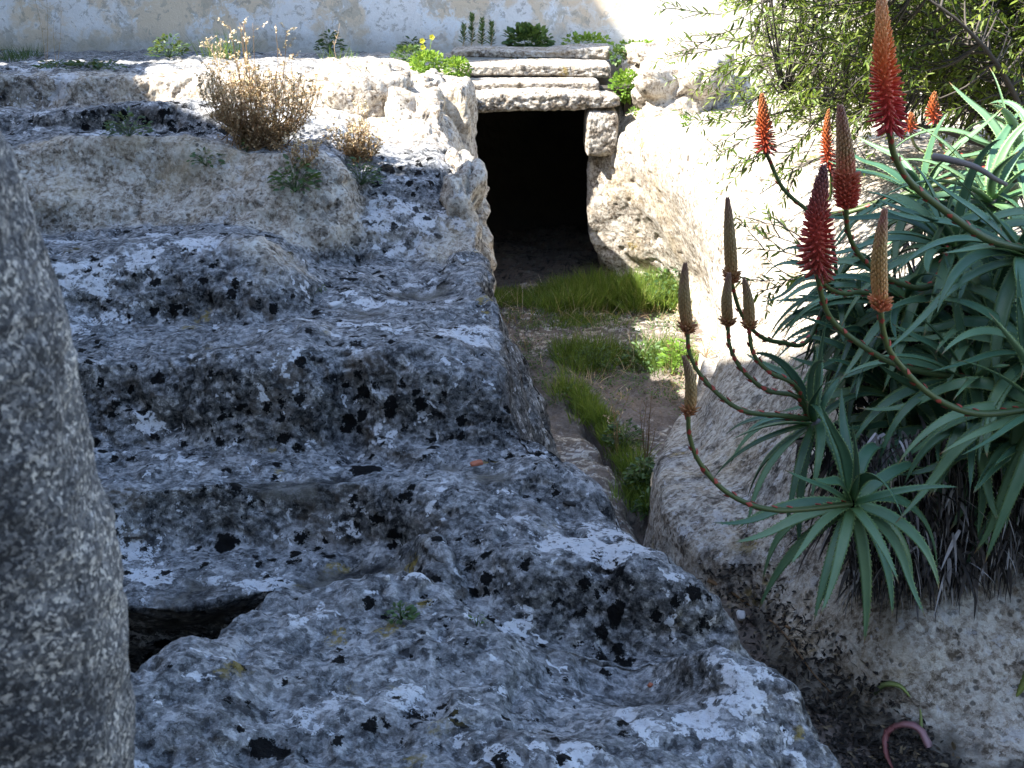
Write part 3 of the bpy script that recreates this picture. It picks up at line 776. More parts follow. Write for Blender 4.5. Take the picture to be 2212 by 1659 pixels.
Yl = 8.32
loaf('lintel_stone', xat(998, 220, Yl), xat(1343, 220, Yl), Yl + .17, .19, [(0, zat(222, Yl)), (.08, zat(206, Yl)), (.3, zat(199, Yl)), (.5, zat(197, Yl)), (.8, zat(202, Yl)), (1, zat(212, Yl))],
     [(0, zat(246, Yl)), (.3, zat(242, Yl)), (.7, zat(239, Yl)), (1, zat(231, Yl))], M_block, .020, 3, power=6, endtaper=.07,
     label='lowest long stone, the rough grey lintel right above the dark doorway', cat='stone slab', group='stone slabs roofing the tomb entrance')
Y2 = 8.58
loaf('roof_slab', xat(1006, 185, Y2), xat(1297, 185, Y2), Y2 + .14, .17, [(0, zat(178, Y2)), (.5, zat(176, Y2)), (1, zat(177, Y2))], [(0, zat(201, Y2)), (1, zat(201, Y2))], M_block, .010, 13, power=9, endtaper=.035,
     label='shortest cream roof slab, the second one up, lying just behind the lintel', cat='stone slab', group='stone slabs roofing the tomb entrance')
Y3 = 8.92
loaf('roof_slab', xat(990, 150, Y3), xat(1323, 150, Y3), Y3 + .20, .24, [(0, zat(141, Y3)), (.5, zat(138, Y3)), (1, zat(141, Y3))], [(0, zat(163, Y3)), (.6, zat(164, Y3)), (1, zat(170, Y3))], M_block, .013, 23, power=8, endtaper=.04,
     label='third roof slab up, thick with a broken right end above the short slab', cat='stone slab', group='stone slabs roofing the tomb entrance')
Y4 = 9.42
loaf('roof_slab', xat(972, 112, Y4), xat(1323, 112, Y4), Y4 + .18, .20, [(0, zat(111, Y4)), (.15, zat(107, Y4)), (.6, zat(110, Y4)), (.72, zat(105, Y4)), (1, zat(100, Y4))], [(0, zat(124, Y4)), (.6, zat(126, Y4)), (1, zat(131, Y4))], M_block, .012, 33, power=8, endtaper=.04,
     label='topmost and rearmost roof slab, its right end raised, nearest the plastered wall', cat='stone slab', group='stone slabs roofing the tomb entrance')


def loaf_z(name, outline, Y, depth, mat, seed, rough=.012, **kw):
    """upright block: built lying and turned"""
    return None


Yj = 8.30
loaf('jamb_block', xat(1264, 290, Yj), xat(1338, 290, Yj), Yj + .16, .17, [(0, zat(240, Yj)), (.5, zat(238, Yj)), (1, zat(241, Yj))], [(0, zat(340, Yj)), (.6, zat(340, Yj)), (1, zat(330, Yj))], M_block, .010, 43, ns=60, nc=120, power=7, endtaper=.035,
     label='upright squared block under the right end of the lintel', cat='stone block')


def boulder(name, c, size, seed, mat=M_rock, rough=.05, power=2.6, rot=0.0, n=90, clean=1.0, label=None, cat='rock', group=None, kind=None, tilt=0.0, damp_shade=0.0):
    th = np.linspace(0, 2 * math.pi, n, endpoint=False)
    ph = np.linspace(-math.pi / 2 + .02, math.pi / 2 - .02, n // 2)
    T, Ph = np.meshgrid(th, ph)
    D = np.stack([np.cos(Ph) * np.cos(T), np.cos(Ph) * np.sin(T), np.sin(Ph)], -1)
    r = (np.abs(D) ** power).sum(-1) ** (-1 / power)
    Gs = D * r[..., None] * np.array(size)
    Rz = np.array(Matrix.Rotation(rot, 3, 'Z') @ Matrix.Rotation(tilt, 3, 'Y'))
    Gs = Gs @ Rz.T
    Dn = D @ Rz.T
    Pp = (Gs + np.array(c)).astype(np.float32)
    sz = float(min(size))
    cr_ = (1 - np.clip(np.abs(fbm(Pp * (0.8 / sz), 2, seed + 30)) * 7, 0, 1)) ** 2
    d = rough * (1.7 * fbm(Pp * (0.55 / sz), 2, seed) + .8 * fbm(Pp * 7, 2, seed + 4) + .5 * np.round(2.5 * fbm(Pp * (0.9 / sz), 2, seed + 40)) / 2.5 - .55 * cr_) + .010 * fbm(Pp * 20, 3, seed + 8, .6) - np.clip(perlin(Pp * 14, seed + 12) - .22, 0, 1) * .03
    Gs = Gs + Dn * d[..., None]
    o = mesh_np(name, Gs, grid_faces(n // 2, n, wrap=True), mat, attrs={'clean': np.full(T.shape, clean), 'damp_shade': np.full(T.shape, damp_shade), 'earth': np.zeros(T.shape)})
    o.location = c
    return tag(o, label, cat, group, kind)


def B(u, v, Y):
    return Vector(W(u, v, Y))


boulder('rock_outcrop', B(795, 228, 7.5), (.29, .42, .23), 71, power=4.5, rough=.06, rot=.2, label='big round sunlit pale rock left of the doorway, behind the dry brown bush', cat='rock')
boulder('rock_outcrop', B(903, 320, 7.15), (.15, .32, .30), 83, power=4.0, rough=.08, label='smooth sunlit rock with a vertical groove, nearer the doorway than the big round one', cat='rock')
boulder('rock_outcrop', B(985, 315, 7.85), (.11, .45, .40), 92, power=6.0, rough=.03, label='tall upright rock forming the left jamb of the doorway', cat='rock')
boulder('rock_outcrop', B(925, 205, 7.85), (.09, .15, .13), 95, power=4.0, rough=.035, label='small knobbly rock on top of the left jamb, below the bright green clump', cat='rock')
boulder('rock_outcrop', B(1003, 500, 5.95), (.115, .35, .34), 103, power=3.6, rough=.06, clean=.85, label='lit pale knob of rock jutting beside the foot of the dark doorway', cat='rock')
boulder('rock_outcrop', B(1010, 620, 5.05), (.12, .22, .12), 107, power=3, rough=.03, clean=.3, label='low lump patched with white lichen at the corner of the terrace by the doorway grass', cat='rock')
boulder('rock_outcrop', B(1475, 190, 8.5), (.29, .45, .24), 113, power=4, rough=.09, rot=-.2, label='broad sunlit boulder right of the roof slabs', cat='rock')
boulder('rock_outcrop', B(1450, 118, 9.3), (.32, .3, .07), 117, power=3.5, rough=.04, label='flat pale rock on the bank between roof slabs and olive tree', cat='rock')

# ------------------------------------------------------------------ rough stone at the left edge
def leaning_stone():
    s = NT('speckled_stone')
    pos = s.geo()
    w = s.vmath('ADD', pos, s.vmath('SCALE', s.noise(pos, 110, 3, .6, color=True), 0.014))
    v1 = s.voronoi(w, 290)
    c1 = s.add('ShaderNodeSeparateColor')
    s.l.new(v1.outputs['Color'], c1.inputs[0])
    big = s.noise(pos, 14, 5, .6)
    t = s.math('ADD', s.math('MULTIPLY', s.math('POWER', c1.outputs[0], 1.6), .85), s.math('MULTIPLY', s.math('SUBTRACT', big, .5), 1.3))
    t = s.math('ADD', t, s.math('MULTIPLY', s.math('SUBTRACT', s.noise(pos, 300, 3, .6), .5), .5))
    col = s.ramp(t, [(0.0, (.026, .028, .033)), (.3, (.085, .088, .096)), (.6, (.19, .19, .195)), (.95, (.55, .53, .50))])
    h = s.math('ADD', s.noise(pos, 70, 6, .65), s.math('MULTIPLY', c1.outputs[1], .25))
    return s.done(col, .95, s.bump(h, .9, .008))


edge = [(-30, 140), (35, 250), (92, 380), (140, 520), (178, 660), (208, 790), (242, 960), (274, 1080), (302, 1250), (320, 1400), (325, 1500), (316, 1600), (322, 1700), (326, 1900)]
secs = []
Ys = 1.02
nn = 110
zz = np.linspace(0, 1, 220)
EP = np.array([W(u, v, Ys) for u, v in edge])
tt_ = np.linspace(0, 1, len(EP))
E = pchip(tt_, EP, zz)
E = blur(np.repeat(E[:, None], 2, 1), 4)[:, 0]
th = np.linspace(0, 2 * math.pi, nn, endpoint=False)
rx = np.interp(zz, [0, 1], [.28, .34])
Cx = E[:, 0] - rx
pw = 3.0
rr_ = (np.abs(np.cos(th)) ** pw + np.abs(np.sin(th)) ** pw) ** (-1 / pw)
Gx = Cx[:, None] + rx[:, None] * (rr_ * np.cos(th))[None]
Gy = Ys - .08 + 0.13 * (rr_ * np.sin(th))[None] + 0 * Gx
Gz = E[:, 2][:, None] + 0 * Gx
GS = np.stack([Gx, Gy, Gz], -1)
Nn = np.stack([np.cos(th), np.sin(th), 0 * th], -1)[None]
GS = GS + Nn * (.012 * fbm(GS * 9, 3, 130) + .005 * fbm(GS * 45, 3, 133, .6))[..., None]
base = np.array([Cx[-1], Ys, E[-1, 2]])
capv = np.array([[Cx[0], Ys, E[0, 2] + .02]])
V = np.concatenate([GS.reshape(-1, 3), capv]) - base
f = grid_faces(220, nn, wrap=True, flip=False)
i = np.arange(nn)
o = mesh_np('standing_stone', V, [f[:, ::-1].copy(), np.stack([(i + 1) % nn, i, np.full(nn, 220 * nn)], -1)], leaning_stone())
o.location = base
tag(o, 'rough speckled grey standing stone, out of focus, leaning in at the left edge', 'stone')

# ------------------------------------------------------------------ tomb chamber behind the door
s = NT('chamber_shade_stone')
M_dark = s.done(s.mix(s.noise(s.geo(), 6, 6, .6), (.02, .017, .014), (.07, .06, .05)), .95, s.bump(s.noise(s.geo(), 12, 5), .6, .03))  # coloured near black to stand for the shade inside the chamber
bm = bmesh.new()


def bx(bm, a, b):
    v = [bm.verts.new((x, y, z)) for x in (a[0], b[0]) for y in (a[1], b[1]) for z in (a[2], b[2])]
    for q in ((0, 1, 3, 2), (4, 6, 7, 5), (0, 4, 5, 1), (2, 3, 7, 6), (0, 2, 6, 4), (1, 5, 7, 3)):
        bm.faces.new([v[k] for k in q])


# walls, back and ceiling as slabs with thickness; the opening faces the camera
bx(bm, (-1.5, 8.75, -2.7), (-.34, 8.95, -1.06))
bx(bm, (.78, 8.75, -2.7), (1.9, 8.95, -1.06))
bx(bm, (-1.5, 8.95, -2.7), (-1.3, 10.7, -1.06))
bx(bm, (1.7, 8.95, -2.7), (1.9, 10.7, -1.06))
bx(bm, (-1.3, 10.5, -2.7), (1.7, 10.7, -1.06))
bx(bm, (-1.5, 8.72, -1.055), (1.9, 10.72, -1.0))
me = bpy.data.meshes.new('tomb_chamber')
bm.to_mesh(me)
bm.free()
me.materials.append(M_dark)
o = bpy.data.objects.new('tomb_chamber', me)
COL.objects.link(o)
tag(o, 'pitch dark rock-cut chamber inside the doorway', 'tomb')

# ------------------------------------------------------------------ plastered wall
def plaster():
    s = NT('old_lime_plaster')
    p = s.geo()
    w = s.vmath('ADD', p, s.vmath('SCALE', s.noise(p, 5, 5, .6, color=True), .25))
    base = s.mix(s.step(s.noise(w, 1.9, 7, .66), .45, .55), (.88, .83, .78), (.80, .64, .46))
    base = s.mix(s.math('MULTIPLY', s.step(s.noise(w, 3.5, 8, .7), .55, .60), .8), base, (.90, .89, .88))
    base = s.mix(s.math('MULTIPLY', s.step(s.noise(w, 3.4, 6, .7), .55, .59), .6), base, (.50, .43, .33))
    sp = s.add('ShaderNodeSeparateXYZ')
    s.l.new(p, sp.inputs[0])
    low = s.math('SUBTRACT', 1.0, s.step(s.math('ADD', sp.outputs[2], s.math('MULTIPLY', s.noise(w, 6, 6, .65), .3)), -.82, -.52))
    base = s.mix(s.math('MULTIPLY', low, .75), base, s.mix(s.noise(w, 14, 6, .7), (.16, .15, .11), (.52, .50, .45)))
    base = s.mix(s.math('MULTIPLY', s.step(s.noise(w, 15, 5, .7), .57, .60), .55), base, (.36, .31, .25))
    clean = s.step(sp.outputs[0], .55, 1.25)
    base = s.mix(s.math('MULTIPLY', clean, .8), base, (.80, .76, .64))
    return s.done(base, .92, s.bump(s.noise(w, 18, 9, .7), .5, .02))


ny_, nx_ = 60, 260
xs = np.linspace(-4.6, 9.0, nx_)
zs = np.linspace(-1.25, 2.6, ny_)
XX, ZZ = np.meshgrid(xs, zs)
PP = np.stack([XX, XX * 0 + 10.8, ZZ], -1)
front = PP.copy()
front[..., 1] += .03 * fbm(PP * 1.5, 3, 140)
back = PP[::-1].copy()
back[..., 1] += .5
ring = np.concatenate([front, back, front[:1]], 0)
o = mesh_np('plastered_wall', ring, grid_faces(ring.shape[0], nx_), plaster())
tag(o, 'old lime plastered boundary wall, stained and peeling, running across the back', 'wall')

# ------------------------------------------------------------------ neighbouring buildings that throw the shade, and one added to cut skylight
s = NT('pale_render')
M_render = s.done(s.mix(s.noise(s.geo(), 1.5, 7, .6), (.26, .24, .20), (.38, .35, .30)), .95, s.bump(s.noise(s.geo(), 10, 6, .6), .4, .02))
s = NT('window_shutter')
M_shut = s.done((.05, .07, .05), .6)


def building(name, foot, z0, z1, label, wins):
    root = empty(name, (foot[0][0], foot[0][1], z0), label, 'building')
    bm = bmesh.new()
    lo = [bm.verts.new((x, y, z0)) for x, y in foot]
    hi = [bm.verts.new((x, y, z1)) for x, y in foot]
    n = len(foot)
    for k in range(n):
        bm.faces.new([lo[k], lo[(k + 1) % n], hi[(k + 1) % n], hi[k]])
    bm.faces.new(hi)
    bm.faces.new(lo[::-1])
    bmesh.ops.recalc_face_normals(bm, faces=bm.faces)
    me = bpy.data.meshes.new('wall')
    bm.to_mesh(me)
    bm.free()
    me.materials.append(M_render)
    o = bpy.data.objects.new('wall', me)
    COL.objects.link(o)
    part(o, root)
    for (k, t, zc) in wins:
        a = Vector((*foot[k], 0))
        b = Vector((*foot[(k + 1) % n], 0))
        d = (b - a).normalized()
        nr = Vector((d.y, -d.x, 0))
        c = a.lerp(b, t)
        bm = bmesh.new()
        for sgn in (-.28, .28):
            q = c + d * sgn
            vs_ = []
            for dx_ in (-.26, .26):
                for dn in (-.03, .05):
                    for dz_ in (-.6, .6):
                        vs_.append(bm.verts.new(q + d * dx_ + nr * dn + Vector((0, 0, zc + dz_))))
            for qd in ((0, 1, 3, 2), (4, 6, 7, 5), (0, 4, 5, 1), (2, 3, 7, 6), (0, 2, 6, 4), (1, 5, 7, 3)):
                bm.faces.new([vs_[m] for m in qd])
        me = bpy.data.meshes.new('window')
        bm.to_mesh(me)
        bm.free()
        me.materials.append(M_shut)
        w_ = bpy.data.objects.new('window', me)
        COL.objects.link(w_)
        part(w_, root)
    return root


building('building', [(-4.7, 7.9), (-4.7, 11.4), (-9.5, 11.4), (-9.5, 7.9)], -2.6, 5.95, 'tall pale rendered house at the left end of the plastered wall, outside the frame', [(0, .5, 2.2)])
building('building', [(-6.12, 6.9), (-6.12, 6.0), (-5.68, 5.1), (-5.3, 4.9), (-5.02, 4.35), (-4.83, 4.4), (-4.4, 4.75), (-4.1, 4.8), (-3.95, 4.04), (-3.5, 3.3), (-2.5, 2.45), (-2.3, 2.2), (-2.3, -3.5), (-9, -3.5), (-9, 6.9)], -2.6, 4.0, 'pale rendered house beside the terraces to the left, outside the frame', [(11, .5, 1.6)])
building('building', [(-9, -3.9), (9, -3.9), (9, -8), (-9, -8)], -2.6, 4.6, 'added long house behind the viewer, unseen, there to cut skylight on the rock faces', [(0, .3, 1.6), (0, .7, 1.6)])  # added out of view to cut skylight and deepen contrast on camera-facing rock

# ================================================================== plants
RND = random.Random(11)
NR = np.random.RandomState(5)


def leaf_mat(name, stops, rough=.5, trans=.25, attr='tone', extra=None):
    """foliage: colour from a per-leaf tone; some light passes through"""
    s = NT(name)
    t = s.attr(attr)
    n = s.noise(s.geo(), 40, 3, .6)
    t2 = s.math('ADD', t, s.math('MULTIPLY', s.math('SUBTRACT', n, .5), .35))
    col = s.ramp(t2, stops)
    s.put(s.b.inputs['Base Color'], col)
    s.b.inputs['Roughness'].default_value = rough
    if trans > 0:
        tl = s.add('ShaderNodeBsdfTranslucent')
        s.put(tl.inputs[0], s.mix(.5, col, s.mix(.5, col, (.5, .6, .08))))
        mx = s.add('ShaderNodeMixShader')
        mx.inputs[0].default_value = trans
        s.l.new(s.b.outputs[0], mx.inputs[1])
        s.l.new(tl.outputs[0], mx.inputs[2])
        s.l.new(mx.outputs[0], s.n['Material Output'].inputs[0])
    return s.m


M_grass = leaf_mat('grass_green', [(0, (.035, .07, .012)), (.45, (.11, .20, .028)), (.85, (.22, .32, .05)), (1, (.42, .40, .16))], .6, .4)
M_weed = leaf_mat('weed_green', [(0, (.02, .05, .015)), (.5, (.05, .11, .03)), (1, (.12, .20, .05))], .55, .25)
M_bright = leaf_mat('bright_clover_green', [(0, (.08, .16, .02)), (.5, (.16, .30, .03)), (1, (.28, .40, .05))], .6, .4)
M_olive = leaf_mat('olive_leaf', [(0, (.025, .05, .010)), (.45, (.10, .16, .018)), (.8, (.21, .27, .04)), (1, (.36, .40, .15))], .5, .4)
M_straw = leaf_mat('dry_straw', [(0, (.16, .09, .045)), (.5, (.48, .32, .17)), (1, (.80, .68, .48))], .8, .2)
M_deadleaf = leaf_mat('dead_aloe_leaf', [(0, (.012, .010, .009)), (.55, (.075, .065, .06)), (1, (.42, .41, .42))], .8, 0)
M_litter = leaf_mat('leaf_litter', [(0, (.010, .008, .006)), (.6, (.045, .032, .022)), (1, (.24, .19, .11))], .9, 0)
M_bark = leaf_mat('olive_bark', [(0, (.03, .024, .02)), (1, (.11, .095, .08))], .9, 0)
M_yellow = leaf_mat('yellow_petal', [(0, (.75, .62, .03)), (1, (.85, .78, .10))], .5, .3)


def aloe_mat():
    s = NT('aloe_leaf')
    e = s.attr('edge')
    t = s.attr('tone')
    a = s.attr('along')
    n = s.noise(s.geo(), 22, 4, .6)
    col = s.ramp(s.math('ADD', t, s.math('MULTIPLY', s.math('SUBTRACT', n, .5), .5)), [(0, (.018, .062, .033)), (.5, (.066, .152, .085)), (1, (.15, .25, .125))])
    col = s.mix(s.math('MULTIPLY', s.step(a, .25, 0.0), .5), col, (.10, .20, .04))
    col = s.mix(s.math('MULTIPLY', s.step(e, .72, 1.0), .75), col, (.22, .34, .12))
    tip = s.math('MULTIPLY', s.step(a, .90, 1.0), s.step(t, .35, .6))
    col = s.mix(tip, col, (.22, .12, .05))
    s.b.inputs['Specular IOR Level'].default_value = .4
    return s.done(col, .42, s.bump(s.noise(s.geo(), 120, 3, .6), .15, .003))


M_aloe = aloe_mat()


def stalk_mat():
    s = NT('aloe_stalk')
    a = s.attr('tone')
    col = s.ramp(a, [(0, (.045, .075, .022)), (.55, (.10, .13, .035)), (.8, (.16, .085, .045)), (1, (.10, .05, .03))])
    col = s.mix(s.attr('bract'), col, (.36, .05, .035))
    return s.done(col, .5, s.bump(s.noise(s.geo(), 150, 3), .2, .003))


M_stalk = stalk_mat()


def floret_mat(name, stops):
    s = NT(name)
    t = s.math('ADD', s.attr('tone'), s.math('MULTIPLY', s.math('SUBTRACT', s.noise(s.geo(), 90, 2), .5), .25))
    col = s.ramp(t, stops)
    return s.done(col, .5)


M_fl_red = floret_mat('red_orange_florets', [(0, (.34, .015, .02)), (.3, (.52, .04, .02)), (.5, (.68, .15, .035)), (.75, (.74, .30, .10)), (1, (.64, .36, .20))])
M_fl_far = floret_mat('dull_orange_florets', [(0, (.20, .015, .01)), (.4, (.30, .05, .01)), (1, (.30, .11, .03))])
M_fl_dark = floret_mat('dull_red_florets', [(0, (.26, .03, .015)), (.4, (.42, .045, .03)), (.75, (.24, .06, .05)), (1, (.12, .05, .05))])
M_fl_bud = floret_mat('brown_green_buds', [(0, (.34, .12, .05)), (.22, (.30, .17, .06)), (.6, (.26, .18, .07)), (1, (.22, .11, .08))])
M_fl_tan = floret_mat('tan_buds', [(0, (.60, .16, .07)), (.2, (.42, .20, .06)), (.6, (.32, .19, .06)), (1, (.28, .11, .08))])
M_fl_rust = floret_mat('rusty_buds', [(0, (.45, .05, .03)), (.35, (.42, .10, .05)), (.6, (.30, .17, .07)), (1, (.25, .10, .07))])


class MB:
    def __init__(s):
        s.v, s.q, s.t, s.a = [], [], [], {}
        s.n = 0

    def add(s, V, quads=None, tris=None, **attrs):
        V = np.asarray(V, float).reshape(-1, 3)
        if quads is not None and len(quads):
            s.q.append(np.asarray(quads) + s.n)
        if tris is not None and len(tris):
            s.t.append(np.asarray(tris) + s.n)
        s.v.append(V)
        for k in ('tone', 'edge', 'along', 'bract'):
            val = attrs.get(k, 0.0)
            s.a.setdefault(k, []).append(np.broadcast_to(np.asarray(val, float), (len(V),)))
        s.n += len(V)

    def build(s, name, mat, root=None, smooth=True, origin=None, keys=('tone',), kind=None):
        V = np.concatenate(s.v)
        if origin is not None:
            V = V - np.array(origin)
        F = []
        if s.q:
            F.append(np.concatenate(s.q))
        if s.t:
            F.append(np.concatenate(s.t))
        o = mesh_np(name, V, F, mat, smooth=smooth, attrs={k: np.concatenate(s.a[k]) for k in keys}, kind=kind)
        if origin is not None:
            o.location = Vector(origin)
        if root is not None:
            part(o, root)
            if origin is not None:
                o.location = Vector(origin) - Vector(root.location)
        return o


def norm(v):
    v = np.asarray(v, float)
    return v / (np.linalg.norm(v) + 1e-12)


def smooth_path(pts_, n):
    P = np.array(pts_, float)
    L = np.concatenate([[0], np.cumsum(np.linalg.norm(np.diff(P, axis=0), axis=1))])
    q = np.linspace(0, L[-1], n)
    # Catmull-Rom through the points
    out = []
    for s_ in q:
        k = min(max(np.searchsorted(L, s_) - 1, 0), len(P) - 2)
        t = (s_ - L[k]) / (L[k + 1] - L[k] + 1e-12)
        p0, p1, p2, p3 = P[max(k - 1, 0)], P[k], P[k + 1], P[min(k + 2, len(P) - 1)]
        out.append(.5 * ((2 * p1) + (p2 - p0) * t + (2 * p0 - 5 * p1 + 4 * p2 - p3) * t * t + (3 * p1 - p0 - 3 * p2 + p3) * t ** 3))
    return np.array(out)


def tube(mb, P, r, sides=6, **attrs):
    P = np.asarray(P, float)
    n = len(P)
    r = np.broadcast_to(np.asarray(r, float), (n,))
    T = np.gradient(P, axis=0)
    T /= np.linalg.norm(T, axis=1)[:, None] + 1e-12
    ref = np.array([0.3, 1.0, 0.2]) if abs(T[0][1]) < .8 else np.array([1., 0, .2])
    a = np.cross(T, ref)
    a /= np.linalg.norm(a, axis=1)[:, None] + 1e-12
    b = np.cross(T, a)
    th = np.linspace(0, 2 * math.pi, sides, endpoint=False)
    V = P[:, None] + r[:, None, None] * (a[:, None] * np.cos(th)[None, :, None] + b[:, None] * np.sin(th)[None, :, None])
    V = np.concatenate([V.reshape(-1, 3), P[-1:]])
    f = grid_faces(n, sides, wrap=True)
    i = np.arange(sides) + (n - 1) * sides
    tr_ = np.stack([i, np.roll(i, -1), np.full(sides, n * sides)], -1)
    at = {}
    for k, val in attrs.items():
        val = np.asarray(val, float)
        at[k] = np.concatenate([np.repeat(val, sides), val[-1:]]) if val.ndim else val
    mb.add(V, f, tr_, **at)


def blade(mb, base, d, L, w, droop, tone, seg=4, side=None, cup=0.0):
    """a curved tapering strip"""
    d = norm(d)
    P = [np.array(base, float)]
    D = [d]
    for k in range(seg):
        d = norm(d + np.array([0, 0, -droop / seg]))
        D.append(d)
        P.append(P[-1] + d * L / seg)
    sd_ = norm(np.cross(D[0], side if side is not None else (RND.uniform(-1, 1), RND.uniform(-1, 1), .3)))
    V = []
    for k, p in enumerate(P):
        t = k / seg
        ww = w * (1 - t) ** .7 * (0.6 + .4 * min(1, t * 4)) * .5
        V += [p - sd_ * ww, p + sd_ * ww]
    q = [(2 * k, 2 * k + 1, 2 * k + 3, 2 * k + 2) for k in range(seg)]
    mb.add(V, q, tone=tone)


def leaf(mb, base, d, L, w, tone, nrm=None, droop=.2):
    """an oval leaf of six triangles with a fold"""
    d = norm(d)
    if nrm is None:
        nrm = (RND.uniform(-1, 1), RND.uniform(-1, 1), 1.2)
    sd_ = norm(np.cross(d, nrm))
    up = norm(np.cross(sd_, d))
    b = np.array(base, float)
    mid = b + d * L * .5
    tip = b + d * L - up * L * droop
    V = [b, b + d * L * .28 - sd_ * w * .42 + up * w * .1, b + d * L * .28 + sd_ * w * .42 + up * w * .1,
         mid - up * w * .05, b + d * L * .68 - sd_ * w * .40 - up * L * droop * .4 + up * w * .08, b + d * L * .68 + sd_ * w * .40 - up * L * droop * .4 + up * w * .08, tip]
    mb.add(V, [(0, 1, 4, 3), (0, 3, 5, 2)], [(3, 4, 6), (3, 6, 5)], tone=tone)


# ------------------------------------------------------------------ aloes
def aloe_leaf(root, base, d0, L, w, droop, tone, rnd, curl=0.0, upv=(0, 0, 1), name='leaf'):
    seg = 18
    d = norm(d0)
    sd_ = norm(np.cross(d, upv) + 1e-6)
    P, Dr = [np.array(base, float)], [d]
    side_c = rnd.uniform(-1.7, 1.7)
    for k in range(seg):
        t = k / seg
        g = droop * (0.4 + 1.2 * t) / seg
        if curl and t > .6:
            g = -curl / seg
        d = norm(d + np.array([0, 0, -g]) + sd_ * side_c * .5 / seg)
        Dr.append(d)
        P.append(P[-1] + d * L / seg)
    P, Dr = np.array(P), np.array(Dr)
    S = np.cross(Dr, np.array(upv))
    S /= np.linalg.norm(S, axis=1)[:, None] + 1e-9
    # keep the side vector continuous as the leaf bends past vertical
    S[0] = sd_
    for k in range(1, len(S)):
        v = S[k - 1] - Dr[k] * S[k - 1].dot(Dr[k])
        S[k] = norm(v)
    U = np.cross(S, Dr)
    t = np.linspace(0, 1, seg + 1)
    ww = w * .5 * (1 - t ** 1.7) ** .85 * (0.78 + .34 * np.sin(np.clip(t * 3.2, 0, math.pi / 2)))
    ww[0] *= 1.05
    th = ww * .42 + .0012
    prof = [(-1, .18, 1), (-.55, -.16, .4), (0, -.26, 0), (.55, -.16, .4), (1, .18, 1), (.6, -.62, .5), (0, -.95, .1), (-.6, -.62, .5)]
    V, E, A = [], [], []
    for k in range(seg + 1):
        for (a, b, e) in prof:
            V.append(P[k] + S[k] * a * ww[k] + U[k] * b * th[k])
            E.append(e)
            A.append(t[k])
    mb = MB()
    mb.add(V, grid_faces(seg + 1, len(prof), wrap=True, flip=True), edge=np.array(E), along=np.array(A), tone=tone)
    # marginal teeth
    TV, TT, TA = [], [], []
    step = .013
    m = int(L * .93 / step)
    for sgn in (-1, 1):
        for j in range(m):
            s_ = (j + rnd.random() * .5) / m * .95
            f = s_ * seg
            k = int(f)
            fr = f - k
            p = P[k] * (1 - fr) + P[k + 1] * fr
            S_ = S[k]
            wv = ww[k] * (1 - fr) + ww[min(k + 1, seg)] * fr
            thk = th[k] * .18
            h = .0058 * (1 - .55 * s_)
            e = p + S_ * sgn * wv * .96 + U[k] * thk
            n = len(TV)
            TV += [e - Dr[k] * .0036, e + Dr[k] * .0036, e + S_ * sgn * h + Dr[k] * .0035, e - U[k] * .002]
            TT += [(n, n + 1, n + 2), (n, n + 2, n + 3), (n + 1, n + 3, n + 2)]
            TA += [s_] * 4
    mb.add(TV, None, TT, edge=1.0, along=np.array(TA) * .85, tone=tone)
    return mb.build(name, M_aloe, root, origin=tuple(base), keys=('tone', 'edge', 'along'))


def rosette(u, v, Y, L, n, axis, seed, label, open_=1.0, tone0=.5, root_at=None, wk=.097, droop=1.65):
    rnd = random.Random(seed)
    c = W(u, v, Y)
    root = empty('aloe_plant', tuple(c), label, 'aloe', 'aloe rosettes on the right bank')
    ax = norm(axis)
    a = norm(np.cross(ax, (0.2, .1, 1)))
    b = np.cross(ax, a)
    n = int(n * 1.22)
    for i in range(n):
        f = (i + .5) / n
        az = i * 2.39996 + rnd.uniform(-.6, .6)
        off = math.radians(14 + 92 * f ** .85 * open_ + rnd.uniform(-14, 14))
        out = a * math.cos(az) + b * math.sin(az)
        d = ax * math.cos(off) + out * math.sin(off)
        Ln = L * (.62 + .5 * f ** .6 - .12 * max(0, f - .7)) * rnd.uniform(.85, 1.12)
        w = L * wk * rnd.uniform(.88, 1.15) * (.75 + .3 * f)
        base = c + ax * (-.10 * f * L) + out * .012
        if d[1] > .55 and f > .3:
            d = norm(d * np.array([1, .5, 1]))
        aloe_leaf(root, base, d, Ln, w, droop * (0.55 + 1.35 * f) * rnd.uniform(.6, 1.4), min(1, max(0, tone0 + rnd.uniform(-.35, .35))), rnd,
                  curl=rnd.choice([0, 0, 0, 1.2, 2.6]) * f, upv=norm(ax * .7 + np.array([0, 0, .6])))
    # woody stem behind the rosette
    e = np.array(root_at if root_at is not None else (c[0] + .12, c[1] + .55, c[2] - .25))
    mb = MB()
    Pth = smooth_path([c - ax * .02, c - ax * .10, (c + e) / 2 + np.array([0, 0, -.06]), e], 14)
    tube(mb, Pth, np.linspace(.016, .024, 14), 8, tone=np.linspace(.7, .3, 14))
    mb.build('stem', M_deadleaf, root)
    mb = MB()
    for k in range(26):
        p = Pth[rnd.randint(2, 11)]
        blade(mb, p, (rnd.uniform(-.7, .4), rnd.uniform(-.9, .2), rnd.uniform(-.9, .2)), rnd.uniform(.10, .24), .016, rnd.uniform(.5, 1.8), rnd.random() ** 2 * .8, 6)
    mb.build('dead_leaves', M_deadleaf, root, kind='stuff')
    return root, c


